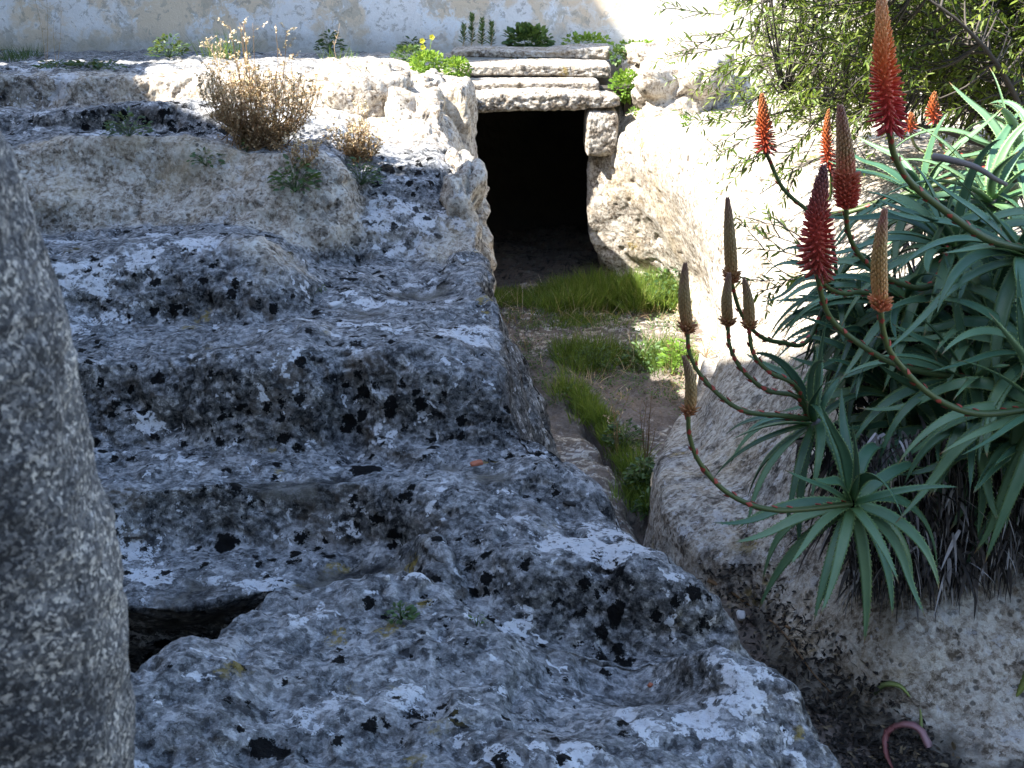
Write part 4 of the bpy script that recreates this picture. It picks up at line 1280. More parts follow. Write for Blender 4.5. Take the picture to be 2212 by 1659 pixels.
def flower(root, start, path, base, tip, hw, Y, kind, nfl=None, r0=.0075, dY=0.0):
    """stalk: list of (u,v); spike from base to tip; hw half width in photo units"""
    rnd = random.Random(int(base[0] * 7 + base[1]))
    m = 1.0 / (F_PX / (Y * 1.03) / K)          # metres per photo unit
    pts3 = [np.array(start)] if start is not None else []
    n = len(path)
    for k, (u, v) in enumerate(path):
        f = (k + 1) / (n + 1)
        y = Y + (1 - f) * dY
        pts3.append(W(u, v, y))
    pts3.append(W(*base, Y))
    stalkP = smooth_path(pts3, 40)
    mb = MB()
    rs = np.linspace(r0 * 1.25, r0 * .85, 40)
    tube(mb, stalkP, rs, 8, tone=np.linspace(0, .72, 40) ** 1.8)
    T = np.gradient(stalkP, axis=0)
    nb = int(6 + 6 * len(path))
    for j in range(nb):
        k = int(np.clip((j + rnd.random() * .6) / nb * 39, 2, 38))
        t = norm(T[k])
        o = norm(np.cross(t, (math.sin(j * 2.4), math.cos(j * 2.4) * .7, .3)))
        p = stalkP[k] + o * rs[k] * .7
        sdv = norm(np.cross(t, o))
        V = [p - sdv * .007, p + sdv * .007, p + t * .016 + o * .006 , p - t * .006 + o * .004, p + t * .006 + o * .0065]
        mb.add(V, None, [(0, 4, 2), (4, 1, 2), (0, 3, 4), (3, 1, 4)], tone=.5, bract=1.0)
    st = mb.build('flower_stalk', M_stalk, root, origin=tuple(stalkP[-1]), keys=('tone', 'bract'))
    # the spike
    A, Bp = W(*base, Y), W(*tip, Y - .02)
    bend = norm(np.cross(Bp - A, (0, 1, 0))) * rnd.uniform(-.012, .012)
    ns = 30
    ss = np.linspace(0, 1, ns)
    C = A[None] + (Bp - A)[None] * ss[:, None] + bend[None] * (np.sin(ss * math.pi))[:, None]
    H = np.linalg.norm(Bp - A)
    mb = MB()
    full = hw * m
    if kind in ('red', 'dull', 'far'):
        prof = np.interp(ss, [0, .12, .25, .6, .85, 1], [.30, .42, .50, .46, .34, .04]) * full
    else:
        prof = np.interp(ss, [0, .08, .2, .45, .8, .95, 1], [.5, .72, .88, .84, .48, .22, .05]) * full
    tube(mb, C, prof * .85, 10, tone=np.clip(ss, .1, 1))
    if kind in ('red', 'dull', 'far'):
        N_ = nfl or 230
        for j in range(N_):
            s_ = (j + .5) / N_
            s_ = s_ ** 1.0
            k = min(int(s_ * (ns - 1)), ns - 2)
            p = C[k] + (C[k + 1] - C[k]) * (s_ * (ns - 1) - k)
            az = j * 2.39996
            o = np.array([math.cos(az), math.sin(az), 0])
            # open florets hang near the base, buds press upward at the top
            lift = np.interp(s_, [0, .10, .35, .6, 1], [-.75, -.35, .15, 1.2, 4.0]) + rnd.uniform(-.15, .15)
            if s_ < .06 and rnd.random() < .4:
                continue
            d = norm(o + np.array([0, 0, lift]))
            Lf = full * np.interp(s_, [0, .1, .3, .6, 1], [.85, 1.0, .72, .5, .24]) * rnd.uniform(.85, 1.1)
            r = .0030 * np.interp(s_, [0, .5, 1], [1.0, .95, .7]) * (full / .034) ** .6
            b0 = p + o * prof[k] * .7
            P4 = np.array([b0, b0 + d * Lf * .4, b0 + d * Lf * .8, b0 + d * Lf])
            tube(mb, P4, [r * .7, r, r * .95, r * .35], 5, tone=float(np.clip(s_ * 1.0 + rnd.uniform(-.06, .06), 0, 1)))
    else:
        rows_ = int(H / (.0062))
        for j in range(rows_):
            s_ = (j + .5) / rows_
            k = min(int(s_ * (ns - 1)), ns - 2)
            p = C[k] + (C[k + 1] - C[k]) * (s_ * (ns - 1) - k)
            cnt = 8
            for q in range(cnt):
                az = (q + (j % 2) * .5) / cnt * 2 * math.pi + rnd.uniform(-.08, .08)
                o = np.array([math.cos(az), math.sin(az), 0])
                loose = (s_ < .14) * .9 if kind != 'rust' else (s_ < .35) * 1.0
                d = norm(o * (0.22 + loose * rnd.uniform(.4, 1.4)) + np.array([0, 0, 1 - .5 * loose]))
                Lf = .013 + loose * .007
                b0 = p + o * prof[k] * .82
                r = max(prof[k] * .36, .0012)
                r = min(r, .0042)
                P4 = np.array([b0, b0 + d * Lf * .5, b0 + d * Lf])
                tube(mb, P4, [r * .8, r, r * .3], 4, tone=float(np.clip(s_ + rnd.uniform(-.08, .08), 0, 1)))
    mt = {'red': M_fl_red, 'dull': M_fl_dark, 'far': M_fl_far, 'bud': M_fl_bud, 'tan': M_fl_tan, 'rust': M_fl_rust}[kind]
    sp = mb.build('flower_spike', mt, None, origin=tuple(A), keys=('tone',))
    sp.parent = st
    sp.location = Vector(A) - Vector(stalkP[-1])
    return st


ros = {}
for key, args, kw in [
    ('low', (1838, 1088, 2.95, .365, 22, (-.30, -.80, .38), 1, 'lowest full rosette of green leaves, hanging over the litter at the foot of the bank'), dict(tone0=.6)),
    ('left', (1748, 905, 3.25, .34, 17, (-.75, -.25, .55), 2, 'leftmost aloe rosette, leaning out over the pale rock with a long bud stalk'), dict(tone0=.35)),
    ('mid', (2095, 818, 3.20, .44, 24, (-.25, -.45, .60), 3, 'broad aloe rosette in the middle of the clump with leaves arching down and left'), dict(tone0=.5)),
    ('edge', (2245, 880, 2.95, .46, 20, (-.55, -.50, .60), 4, 'large aloe rosette cut by the right edge of the picture, arching blue green leaves'), dict(tone0=.6)),
    ('upper', (2052, 525, 3.50, .42, 24, (-.40, -.40, .75), 5, 'aloe rosette high in the clump beside the grey dead twig'), dict(tone0=.45)),
    ('top_edge', (2215, 540, 3.25, .46, 22, (-.25, -.40, .85), 6, 'upright aloe rosette at the right edge whose tall red flower stalk rises highest'), dict(tone0=.5)),
    ('top', (2195, 345, 3.95, .46, 18, (-.2, -.2, 1), 7, 'topmost aloe rosette, yellow green and partly sunlit under the olive'), dict(tone0=.75)),
    ('small', (1800, 610, 3.65, .27, 15, (-.6, -.35, .6), 8, 'small dark aloe rosette with thin leaves at the upper left of the clump'), dict(tone0=.3)),
    ('between', (1955, 650, 3.45, .40, 20, (-.40, -.50, .45), 9, 'aloe rosette between the highest ones and the broad middle one'), dict(tone0=.4)),
    ('under', (1975, 930, 3.35, .34, 17, (-.30, -.70, .30), 10, 'shaded aloe rosette just above and right of the lowest one'), dict(tone0=.35)),
    ('lowedge', (2215, 965, 3.05, .36, 16, (-.10, -.85, .20), 12, 'drooping aloe rosette near the right edge above the dead leaf skirt'), dict(tone0=.45)),
    ('deep', (1890, 760, 3.50, .36, 16, (-.50, -.40, .30), 13, 'deep set aloe rosette behind the tan flower spike'), dict(tone0=.3)),
    ('fill_a', (1925, 845, 3.42, .38, 18, (-.45, -.60, .40), 14, 'aloe rosette behind the stem of the tan spike, leaves falling to the left'), dict(tone0=.4)),
    ('fill_b', (2140, 690, 3.35, .44, 22, (-.30, -.50, .55), 15, 'dense aloe rosette near the right edge with many hanging narrow leaves'), dict(tone0=.5)),
    ('fill_c', (2045, 945, 3.22, .38, 18, (-.20, -.75, .30), 16, 'aloe rosette with long leaves arching over the dead leaf curtain'), dict(tone0=.45)),
    ('fill_d', (2240, 760, 3.10, .46, 20, (-.50, -.40, .60), 17, 'aloe rosette cut by the right edge at mid height'), dict(tone0=.6)),
    ('fill_e', (1850, 690, 3.60, .34, 16, (-.60, -.30, .50), 18, 'small aloe rosette under the dull red flower spike'), dict(tone0=.3)),
    ('fill_g', (2225, 320, 4.20, .34, 16, (-.30, -.20, .90), 22, 'sunlit aloe rosette at the right edge, partly hidden by the olive'), dict(tone0=.8)),
    ('fill_h', (1985, 415, 3.80, .36, 16, (-.50, -.20, .80), 23, 'aloe rosette left of the tallest flower stalk, just under the olive twigs'), dict(tone0=.5)),
    ('fill_f', (2140, 420, 3.70, .46, 18, (-.30, -.20, .90), 19, 'upright aloe rosette with broad pale leaves just under the olive'), dict(tone0=.7)),
]:
    ros[key] = rosette(*args, **kw)

flower(ros['top_edge'][0], ros['top_edge'][1], [(2130, 515), (2050, 462), (1968, 395), (1932, 335)], (1923, 285), (1903, -22), 34, 3.05, 'red', 300, .0095, .15)
flower(ros['upper'][0], ros['upper'][1], [(2010, 617), (1925, 605), (1860, 555), (1832, 500)], (1828, 450), (1814, 233), 23, 3.15, 'rust', None, .0075, .25)
flower(ros['mid'][0], ros['mid'][1], [(1960, 795), (1875, 755), (1800, 695), (1775, 640)], (1768, 590), (1780, 362), 38, 2.95, 'dull', 260, .008, .2)
flower(ros['edge'][0], ros['edge'][1], [(2110, 893), (2010, 852), (1930, 770), (1908, 715)], (1903, 672), (1911, 457), 19, 2.75, 'tan', None, .0078, .15)
flower(ros['between'][0], ros['between'][1], [(1860, 632), (1830, 635), (1800, 628)], (1778, 612), (1770, 480), 14, 3.2, 'bud', None, .0065, .2)
flower(ros['small'][0], ros['small'][1], [(1745, 735), (1690, 740), (1640, 725), (1600, 675)], (1581, 612), (1571, 432), 14, 3.25, 'bud', None, .0062, .3)
flower(ros['left'][0], ros['left'][1], [(1720, 857), (1655, 842), (1600, 795), (1576, 745)], (1573, 705), (1575, 596), 12, 3.2, 'bud', None, .006, .0)
flower(ros['left'][0], ros['left'][1], [(1720, 835), (1665, 805), (1628, 765)], (1618, 712), (1606, 606), 12, 3.15, 'bud', None, .006, .05)
flower(ros['left'][0], ros['left'][1], [(1690, 898), (1600, 885), (1525, 825), (1490, 765)], (1486, 720), (1480, 574), 14, 3.05, 'bud', None, .0062, .1)
flower(ros['low'][0], ros['low'][1], [(1680, 1102), (1580, 1070), (1515, 1005), (1490, 945)], (1487, 898), (1476, 776), 13, 2.75, 'bud', None, .0065, .1)
flower(ros['top'][0], ros['top'][1], [(1790, 470), (1740, 450), (1690, 405), (1662, 345)], (1655, 330), (1646, 205), 22, 4.1, 'far', 160, .008, .1)
flower(ros['top'][0], ros['top'][1], [(1800, 460), (1796, 420)], (1795, 370), (1790, 238), 17, 4.3, 'far', 140, .006, .1)
flower(ros['top'][0], ros['top'][1], [(2050, 330)], (2022, 265), (2020, 200), 18, 4.4, 'far', 70, .006, .1)
flower(ros['top'][0], ros['top'][1], [(2000, 330)], (1966, 285), (1968, 245), 16, 4.6, 'far', 50, .006, .1)

# curtain of dead leaves under the clump
mb = MB()
rnd = random.Random(77)
for k in range(4200):
    u = rnd.uniform(1830, 2330)
    v0 = np.interp(u, [1830, 1950, 2100, 2330], [1130, 1120, 1110, 1050]) + rnd.uniform(-190, 130)
    Yk = 2.98 + rnd.random() ** 1.5 * .30 + (1300 - v0) * .0004
    p = W(u, v0, Yk)
    blade(mb, p, (rnd.gauss(0, .35), rnd.uniform(-.8, .1), rnd.uniform(-1.1, .1)), rnd.uniform(.05, .15), rnd.uniform(.006, .016), rnd.uniform(.6, 2.6), min(1, rnd.random() ** 1.7 * 1.1), 7)
for k in range(1100):  # added deep-set blades, toned near black to paint the shade inside the clump
    u = rnd.uniform(1800, 2330)
    v0 = rnd.uniform(560, 1130)
    if u < 1800 + (v0 < 800) * 90:
        continue
    p = W(u, v0, 3.50 + rnd.random() * .25 - (v0 > 900) * .1)
    blade(mb, p, (rnd.gauss(0, .6), rnd.uniform(-.6, .4), rnd.uniform(-1.1, .1)), rnd.uniform(.12, .3), rnd.uniform(.012, .026), rnd.uniform(.6, 2.2), rnd.random() ** 3 * .5, 6)
o = mb.build('dead_leaf_curtain', M_deadleaf, keys=('tone',), origin=tuple(W(2050, 1300, 3.3)), kind='stuff')
tag(o, 'shaggy curtain of grey withered aloe leaves hanging below the green rosettes, with added dark fill behind them', 'dead leaves')

# ------------------------------------------------------------------ olive
def olive():
    rnd = random.Random(21)
    base = W(2330, 560, 5.6)
    base[2] = -1.0
    root = empty('olive_tree', tuple(base), 'bushy olive tree with narrow grey green leaves, filling the upper right corner', 'tree')
    limbs = []
    br = MB()
    spec = [
        [(2330, 560, 5.6), (2260, 330, 5.5), (2150, 150, 5.4), (2000, 60, 5.3), (1820, 20, 5.3), (1620, -10, 5.3)],
        [(2330, 560, 5.6), (2240, 300, 5.6), (2080, 180, 5.6), (1900, 130, 5.6), (1740, 120, 5.6), (1560, 80, 5.6)],
        [(2330, 560, 5.6), (2250, 340, 5.3), (2100, 240, 5.2), (1920, 210, 5.1), (1760, 230, 5.0), (1600, 270, 5.0)],
        [(2330, 560, 5.6), (2240, 380, 5.1), (2120, 310, 5.0), (1960, 270, 4.9), (1820, 240, 4.9), (1700, 190, 4.9)],
        [(2330, 560, 5.6), (2300, 300, 5.9), (2220, 60, 6.0), (2100, -120, 6.0), (1900, -160, 6.0)],
        [(2330, 560, 5.6), (2280, 250, 5.3), (2230, 30, 5.0), (2160, -150, 4.9)],
        [(2330, 560, 5.6), (2150, 300, 5.8), (2000, 130, 6.2), (1850, 20, 6.4), (1700, -100, 6.4)],
        [(2330, 560, 5.6), (2260, 420, 5.0), (2190, 200, 4.7), (2080, 60, 4.6), (1960, -30, 4.6)],
    ]
    for k, s_ in enumerate(spec):
        P = smooth_path([W(*q) for q in s_], 40)
        P = P + .02 * np.stack([perlin(P * 4, 200 + k), perlin(P * 4, 230 + k), perlin(P * 4, 260 + k)], -1)
        limbs.append(P)
        tube(br, P, np.linspace(.028, .003, 40), 7, tone=.2)
    L3 = np.concatenate([P[6:] for P in limbs])
    cr = MB()

    def twig(p0, d, L, dens=1.0, tone=None, lf=.047):
        n = max(6, int(L / .02))
        P = [np.array(p0)]
        d = norm(d)
        wob = np.array([rnd.gauss(0, .5), rnd.gauss(0, .5), rnd.gauss(-.15, .4)])
        for k in range(n):
            d = norm(d + wob / n + np.array([rnd.gauss(0, .05), rnd.gauss(0, .05), rnd.gauss(0, .05)]))
            P.append(P[-1] + d * L / n)
        P = np.array(P)
        tube(br, P, np.linspace(.0028, .0009, len(P)), 4, tone=.6)
        ph = rnd.random() * 3
        t0 = rnd.random() if tone is None else tone
        for k in range(2, n + 1):
            if rnd.random() > dens:
                continue
            dd = norm(P[k] - P[k - 1])
            a = norm(np.cross(dd, (math.sin(ph + k * 1.57), math.cos(ph + k * 1.57), .35)))
            for sg in (-1, 1):
                if rnd.random() < .1:
                    continue
                l_ = lf * rnd.uniform(.65, 1.15) * (1.0 - .35 * (k / n) ** 3)
                leaf(cr, P[k], dd * rnd.uniform(.5, 1.1) + a * sg * rnd.uniform(.5, .9), l_, l_ * .27, min(1, max(0, t0 * .6 + rnd.random() * .5)), droop=.08)
        return P

    cnt = 0
    while cnt < 2300:
        u = rnd.uniform(1620, 2480) if cnt < 1450 else rnd.uniform(1880, 2480)
        v = rnd.uniform(-130, 310)
        # the crown thins to the left and below
        lim = np.interp(u, [1600, 1680, 1760, 1850, 2000, 2100, 2420], [60, 200, 290, 270, 230, 240, 330])
        dn = np.interp(u, [1600, 1750, 1900, 2200], [.3, .6, .95, 1.0]) * np.interp(v, [-130, 150, 330], [1, .85, .45])
        if v > lim or rnd.random() > dn:
            continue
        Yk = rnd.uniform(4.7, 6.3)
        p = W(u, v, Yk)
        d2 = ((L3 - p) ** 2).sum(1)
        q = L3[d2.argmin()]
        if d2.min() > .0002:
            mid = (p + q) / 2 + np.array([0, 0, -.02])
            tube(br, smooth_path([q, mid, p], 8), np.linspace(.005, .0026, 8), 4, tone=.5)
        twig(p, (-1 + rnd.gauss(0, .5), rnd.gauss(-.1, .4), rnd.gauss(.1, .5)), rnd.uniform(.14, .32), .95)
        cnt += 1
    # sprays that hang clear of the crown in front of the pale rock
    for (u, v, Yk, du, dv, L) in [(1640, 120, 5.2, -1, .45, .4), (1600, 60, 5.3, -1, .3, .35), (1700, 240, 5.0, -1, .5, .45), (1720, 300, 4.8, -1, .25, .38), (1690, 170, 4.9, -.9, .7, .4), (1760, 260, 4.9, -.6, 1, .3), (1660, 230, 5.1, -1, .2, .35),
                                  (1800, 330, 4.6, -1, .35, .3), (1760, 300, 4.8, -.5, .9, .25), (1850, 300, 4.6, -.6, .9, .3), (1900, 310, 4.6, -.5, .6, .3), (1740, 560, 4.3, -1, -.6, .32), (1760, 590, 4.2, -1, .05, .30), (1770, 560, 4.2, -.8, -.9, .3), (1750, 600, 4.1, -1, .15, .22),
                                  (1740, 520, 4.3, -.9, -.8, .28), (1700, 330, 4.9, -1, .0, .3), (1640, 290, 5.1, -1, .2, .25), (1560, 30, 5.6, -1, .05, .3), (1580, 100, 5.5, -1, .1, .35)]:
        p = W(u, v, Yk)
        d = W(u + du * 50, v + dv * 50, Yk) - p
        Pt = twig(p, d, L, .85, .1 if v > 150 else None)  # lower sprays toned dark, backlit shade put into the leaf colour
        for k in (4, 8):
            if len(Pt) > k + 2:
                twig(Pt[k], norm(d) + np.array([rnd.gauss(0, .3), 0, rnd.gauss(0, .6)]), L * .45, .85, .1 if v > 150 else None)
    for (a, b) in [((1900, 420, 4.4), (1770, 570, 4.2)), ((1990, 300, 4.7), (1850, 320, 4.6)), ((1850, 320, 4.6), (1640, 420, 4.8))]:
        P = smooth_path([W(*a), (W(*a) + W(*b)) / 2 + np.array([0, 0, .03]), W(*b)], 14)
        tube(br, P, np.linspace(.005, .002, 14), 5, tone=.3)
    br.build('trunk', M_bark, root)
    o = cr.build('crown', M_olive, root, kind='stuff')
    return root


olive()

# ------------------------------------------------------------------ small plants
def gz(u, v, g='L'):
    if g == 'L':
        return find(GL, u, v, 8)
    if g == 'R':
        return find(GR2, u, v, 8)
    return find(FL, u, v, 8)


def tuft(mb, p, n, h, r, tone=(.2, .9), w=.004, lean=.6, droop=.9, rnd=RND):
    for k in range(n):
        a = rnd.random() * 6.28
        q = rnd.random() ** .5 * r
        blade(mb, p + np.array([math.cos(a) * q, math.sin(a) * q, -.004]), (math.cos(a) * lean * rnd.random() + rnd.gauss(0, .15), math.sin(a) * lean * rnd.random(), 1), h * rnd.uniform(.45, 1.1), w * rnd.uniform(.7, 1.4), droop * rnd.random(), rnd.uniform(*tone), 4)


def grass_tuft(p, n, h, r, label, mat=None, group='grass tufts', **kw):
    mb = MB()
    tuft(mb, np.array(p), n, h, r, **kw)
    o = mb.build('grass_tuft', mat or M_grass, origin=tuple(p))
    return tag(o, label, 'grass', group)


def weed(p, n, r, h, ls, label, mat=None, name='weed', cat='weed', group=None, stems=True, round_=1.0, seed=0, tone=(0, 1)):
    rnd = random.Random(seed + int(p[0] * 1000) + 3)
    mb = MB()
    p = np.array(p)
    for k in range(n):
        a = rnd.random() * 6.28
        q = rnd.random() ** .5
        top = p + np.array([math.cos(a) * q * r, math.sin(a) * q * r, h * (1 - .6 * q * q) * rnd.uniform(.25, 1)])
        if stems and k % 4 == 0:
            tube(mb, smooth_path([p, (p + top) / 2 + np.array([0, 0, .01]), top], 5), .0013, 3, tone=.3)
        d = np.array([math.cos(a) * (.4 + q), math.sin(a) * (.4 + q), rnd.uniform(-.2, .9)])
        leaf(mb, top, d, ls * rnd.uniform(.6, 1.25), ls * .55 * round_, rnd.uniform(*tone), droop=.25)
    o = mb.build(name, mat or M_weed, origin=tuple(p))
    return tag(o, label, cat, group)


# grass at the door, along the passage and in the crack
mb = MB()
for k in range(300):
    u = RND.uniform(1065, 1500)
    v = np.interp(u, [1065, 1180, 1300, 1490], [636, 640, 640, 640]) + RND.uniform(-14, 26) * (1 if u > 1150 else .7)
    p = gz(u, v, 'F')
    hh = np.interp(u, [1065, 1180, 1250, 1490], [.06, .10, .19, .19])
    tuft(mb, p, 44, hh * 1.15, .06, (.15, 1), .0055, .8, 1.0)
o = mb.build('grass', M_grass, kind='stuff', origin=tuple(gz(1280, 610, 'F')))
tag(o, 'lush green grass growing across the foot of the dark doorway', 'grass')
mb = MB()
for k in range(70):
    u, v = RND.gauss(1250, 50), RND.uniform(640, 690)
    tuft(mb, gz(u, v + 12, 'F'), 26, .06, .05, (.1, .9), .0045)
for k in range(60):
    u = RND.uniform(1215, 1500)
    tuft(mb, gz(u, RND.uniform(745, 805), 'F'), 34, .15, .06, (0, .7), .0045)
for k in range(170):
    t = RND.random()
    u, v = np.interp(t, [0, .2, .5, .8, 1], [1225, 1255, 1320, 1375, 1390]), np.interp(t, [0, .2, .5, .8, 1], [835, 880, 950, 1050, 1110])
    p = gz(u + RND.gauss(0, 14), v, 'F')
    tuft(mb, p, 18, .12, .035, (.1, .9), .0045)
o = mb.build('creeping_grass', M_grass, kind='stuff', origin=tuple(gz(1300, 900, 'F')))
tag(o, 'thin grass running down the crack and over the passage floor', 'grass')

mb = MB()
for k in range(150):
    u = RND.uniform(1065, 1500)
    p_ = gz(u, RND.uniform(625, 700) if RND.random() < .6 else RND.uniform(730, 860), 'F')
    tuft(mb, p_, 7, RND.uniform(.05, .20), .07, (.2, 1), .003, 1.1, 1.4)
o = mb.build('dry_grass', M_straw, kind='stuff', origin=tuple(gz(1280, 700, 'F')))
tag(o, 'thin dry straw blades scattered through the passage grass', 'grass')
mb = MB()
for k in range(900):
    u = RND.uniform(1080, 1500)
    v_ = RND.choice([RND.gauss(650, 14), RND.gauss(690, 18), RND.gauss(770, 25), RND.gauss(830, 30)])
    p_ = gz(u, v_, 'F')
    for j in range(7):
        leaf(mb, p_ + np.array([RND.gauss(0, .02), RND.gauss(0, .02), RND.uniform(0, .035)]), (RND.gauss(0, 1), RND.gauss(0, 1), .6), RND.uniform(.008, .022), .010, RND.random())
o = mb.build('ground_cover', M_weed, kind='stuff', origin=tuple(gz(1300, 760, 'F')))
tag(o, 'low small leaved ground cover spreading over the passage floor', 'ground cover')
weed(gz(1440, 650, 'F'), 520, .20, .24, .045, 'leafy green weed with toothed leaves at the right end of the doorway grass', seed=1)
weed(gz(1350, 645, 'F'), 200, .12, .18, .036, 'fresh green weed in the middle of the doorway grass', M_bright, seed=2)
weed(gz(1395, 780, 'F'), 340, .17, .15, .03, 'low green weed on the passage floor halfway to the door', seed=3)
weed(gz(1290, 790, 'F'), 300, .14, .17, .028, 'feathery dark weed on the passage floor at the head of the crack', seed=4, round_=.4)
weed(gz(1455, 800, 'F'), 190, .07, .24, .034, 'upright leafy weed against the right bank', M_bright, seed=5, tone=(0, .6))
weed(gz(1345, 960, 'F'), 230, .09, .14, .026, 'green weed filling the middle of the floor crack', seed=6)
weed(gz(1385, 1060, 'F'), 260, .07, .15, .03, 'dark green weed at the lower end of the floor crack', seed=7)
weed(gz(1392, 1110, 'F'), 120, .05, .10, .026, 'darkest weed drooping where the crack meets the puddle', seed=8)
weed(gz(1240, 845, 'F'), 40, .05, .06, .02, 'small weed at the top of the crack', seed=9)
weed(gz(1525, 765, 'R'), 70, .07, .16, .02, 'pale yellowing weed at the foot of the bank', M_straw, seed=10, tone=(.5, 1))
grass_tuft(gz(1232, 840, 'F'), 60, .22, .03, 'tall bright grass tuft on the passage floor at the head of the crack', tone=(.4, 1))

# dry weeds with thin brown stems
def dry_stalks(p, n, h, spread, label, heads=True, tone=.3, seed=0, name='dry_weed'):
    rnd = random.Random(seed)
    root = empty(name, tuple(p), label, 'dry weed')
    st, hd = MB(), MB()
    for k in range(n):
        d = norm((rnd.gauss(0, spread), rnd.gauss(0, spread), 1))
        L = h * rnd.uniform(.6, 1.05)
        q = np.array(p) + d * L + np.array([rnd.gauss(0, .02), 0, 0])
        P = smooth_path([p, (np.array(p) + q) / 2 + np.array([rnd.gauss(0, .012), 0, 0]), q], 10)
        tube(st, P, np.linspace(.0022, .0009, 10), 4, tone=tone)
        for j in range(9):
            b = P[rnd.randint(4, 9)]
            e = b + norm((rnd.gauss(0, 1), rnd.gauss(0, 1), rnd.uniform(.2, 1.4))) * rnd.uniform(.02, .07)
            tube(st, np.array([b, (b + e) / 2, e]), .0008, 3, tone=tone)
            if heads:
                for m in range(4):
                    leaf(hd, e, (rnd.gauss(0, 1), rnd.gauss(0, 1), rnd.gauss(.3, 1)), .011, .007, rnd.uniform(.4, 1))
    st.build('stem', M_straw, root)
    if heads:
        hd.build('seed_heads', M_straw, root, kind='stuff')
    return root


dry_stalks(gz(1330, 1000, 'F'), 3, .36, .12, 'tall pale dry stalk with a cream seed head rising from the crack', seed=3)
dry_stalks(gz(1400, 1010, 'F'), 6, .34, .12, 'bare thin brown stems standing in the crack', False, .05, seed=4)
dry_stalks(gz(1480, 720, 'F'), 7, .24, .3, 'golden dry weed against the right wall of the passage', True, .8, seed=5)
dry_stalks(gz(1440, 800, 'F'), 4, .22, .2, 'small reddish dry stems beside the upright leafy weed', False, .2, seed=6)


def dry_bush(p, h, n, label, seed, spread=.45, cl=11):
    rnd = random.Random(seed)
    root = empty('dry_bush', tuple(p), label, 'bush')
    st, hd = MB(), MB()
    for k in range(n):
        a = rnd.random() * 6.28
        rr = rnd.random() ** .6
        d = norm((math.cos(a) * rr * spread * 2.2, math.sin(a) * rr * spread * 1.4, 1 - .25 * rr))
        L = h * rnd.uniform(.45, .85)
        if rnd.random() < .09:
            L = h * 1.1
            d = norm(d * np.array([.35, .35, 1]))
        q = np.array(p) + d * L
        P = smooth_path([np.array(p) + np.array([rnd.gauss(0, .16 * h), rnd.gauss(0, .12 * h), -.02]), (np.array(p) + q) / 2 + np.array([d[0] * .22 * h, d[1] * .15 * h, -.01]), q], 12)
        tube(st, P, np.linspace(.003, .001, 12), 4, tone=.15)
        for j in range(cl):
            b = P[rnd.randint(1, 11)]
            e = b + norm((rnd.gauss(0, .8), rnd.gauss(0, .8), rnd.uniform(.0, 1.4))) * rnd.uniform(.02, .08)
            tube(st, np.array([b, e]), .0007, 3, tone=.2)
            for m in range(9):
                c_ = b + (e - b) * rnd.uniform(.3, 1.1)
                hgt = (c_[2] - p[2]) / h
                leaf(hd, c_, (rnd.gauss(0, 1), rnd.gauss(0, 1), rnd.gauss(.3, 1)), rnd.uniform(.008, .015), .009, min(1, max(0, .3 + hgt * .6 + rnd.uniform(-.3, .3))))  # tone rises with height, painting sunlit tips over a shaded base
    st.build('stems', M_straw, root)
    hd.build('seed_heads', M_straw, root, kind='stuff')
    return root


dry_bush(gz(560, 306), .50, 120, 'large dry brown bush full of pale seed heads on the terrace left of the doorway', 31)
dry_bush(gz(775, 335), .22, 36, 'small dry brown bush at the foot of the big round sunlit rock', 32, .6, 8)
dry_bush(gz(655, 345), .16, 9, 'thin dry sprig on the edge of the terrace below the large bush', 33, .35, 6)

# green things on the terraces
weed(gz(275, 288), 110, .10, .12, .028, 'dark little bush on the ledge at the far left', seed=20, tone=(0, .5))
weed(gz(443, 352), 60, .07, .08, .03, 'small weed growing out of the middle of the pale rock face', seed=21, tone=(.2, .8))
weed(gz(635, 408), 130, .10, .15, .035, 'round leaved weed in the cleft under the thin dry sprig', seed=22, tone=(.1, .7))
weed(gz(785, 400), 170, .11, .13, .022, 'bushy dark weed in the hollow beside the black stained rock', seed=23, tone=(0, .6))
weed(gz(868, 1335), 70, .030, .045, .018, 'tiny rosette weed on the foreground rock', seed=24, tone=(.1, .7))
weed(gz(1035, 1345), 9, .015, .05, .012, 'single small sprig at the foot of the pitted step', seed=25)
weed(gz(700, 628), 14, .02, .04, .012, 'tiny green shoot in the flat basin beside the white pebble', seed=26)
weed(gz(535, 322), 16, .02, .08, .014, 'little dark sprig in front of the large dry bush', seed=27)

# along the wall
for k, (u, n, h, lab) in enumerate([(20, 120, .11, 'dense dark grass tuft at the wall foot in the far left corner'), (60, 120, .11, 'grass tuft second from the left along the wall'), (500, 70, .24, 'tall thin grass leaning against the wall behind the dry bush'), (455, 60, .20, 'loose grass at the wall just left of the dry bush'), (730, 50, .12, 'short dark grass at the wall behind the flat rock')]):
    p = find(GL, u, 122, 8)
    grass_tuft(p, n, h, .12, lab, M_weed if k < 2 else M_grass, 'grass tufts along the wall', tone=(0, .5))
for k, (u, v, n, r, h, lab) in enumerate([(365, 122, 150, .12, .15, 'dark ivy like clump at the wall left of the dry bush'), (705, 118, 110, .09, .17, 'dark weed against the wall right of the dry bush'), (890, 108, 80, .10, .10, 'dark leafy weed at the wall above the pale outcrop'), (130, 140, 60, .12, .04, 'low creeping weed on the ledge at the left'), (180, 141, 60, .10, .04, 'second patch of creeping weed on the left ledge'), (235, 142, 30, .08, .03, 'smallest creeping patch on the left ledge')]):
    weed(find(GL, u, v, 8), n, r, h, .04, lab, seed=40 + k, tone=(0, .25))


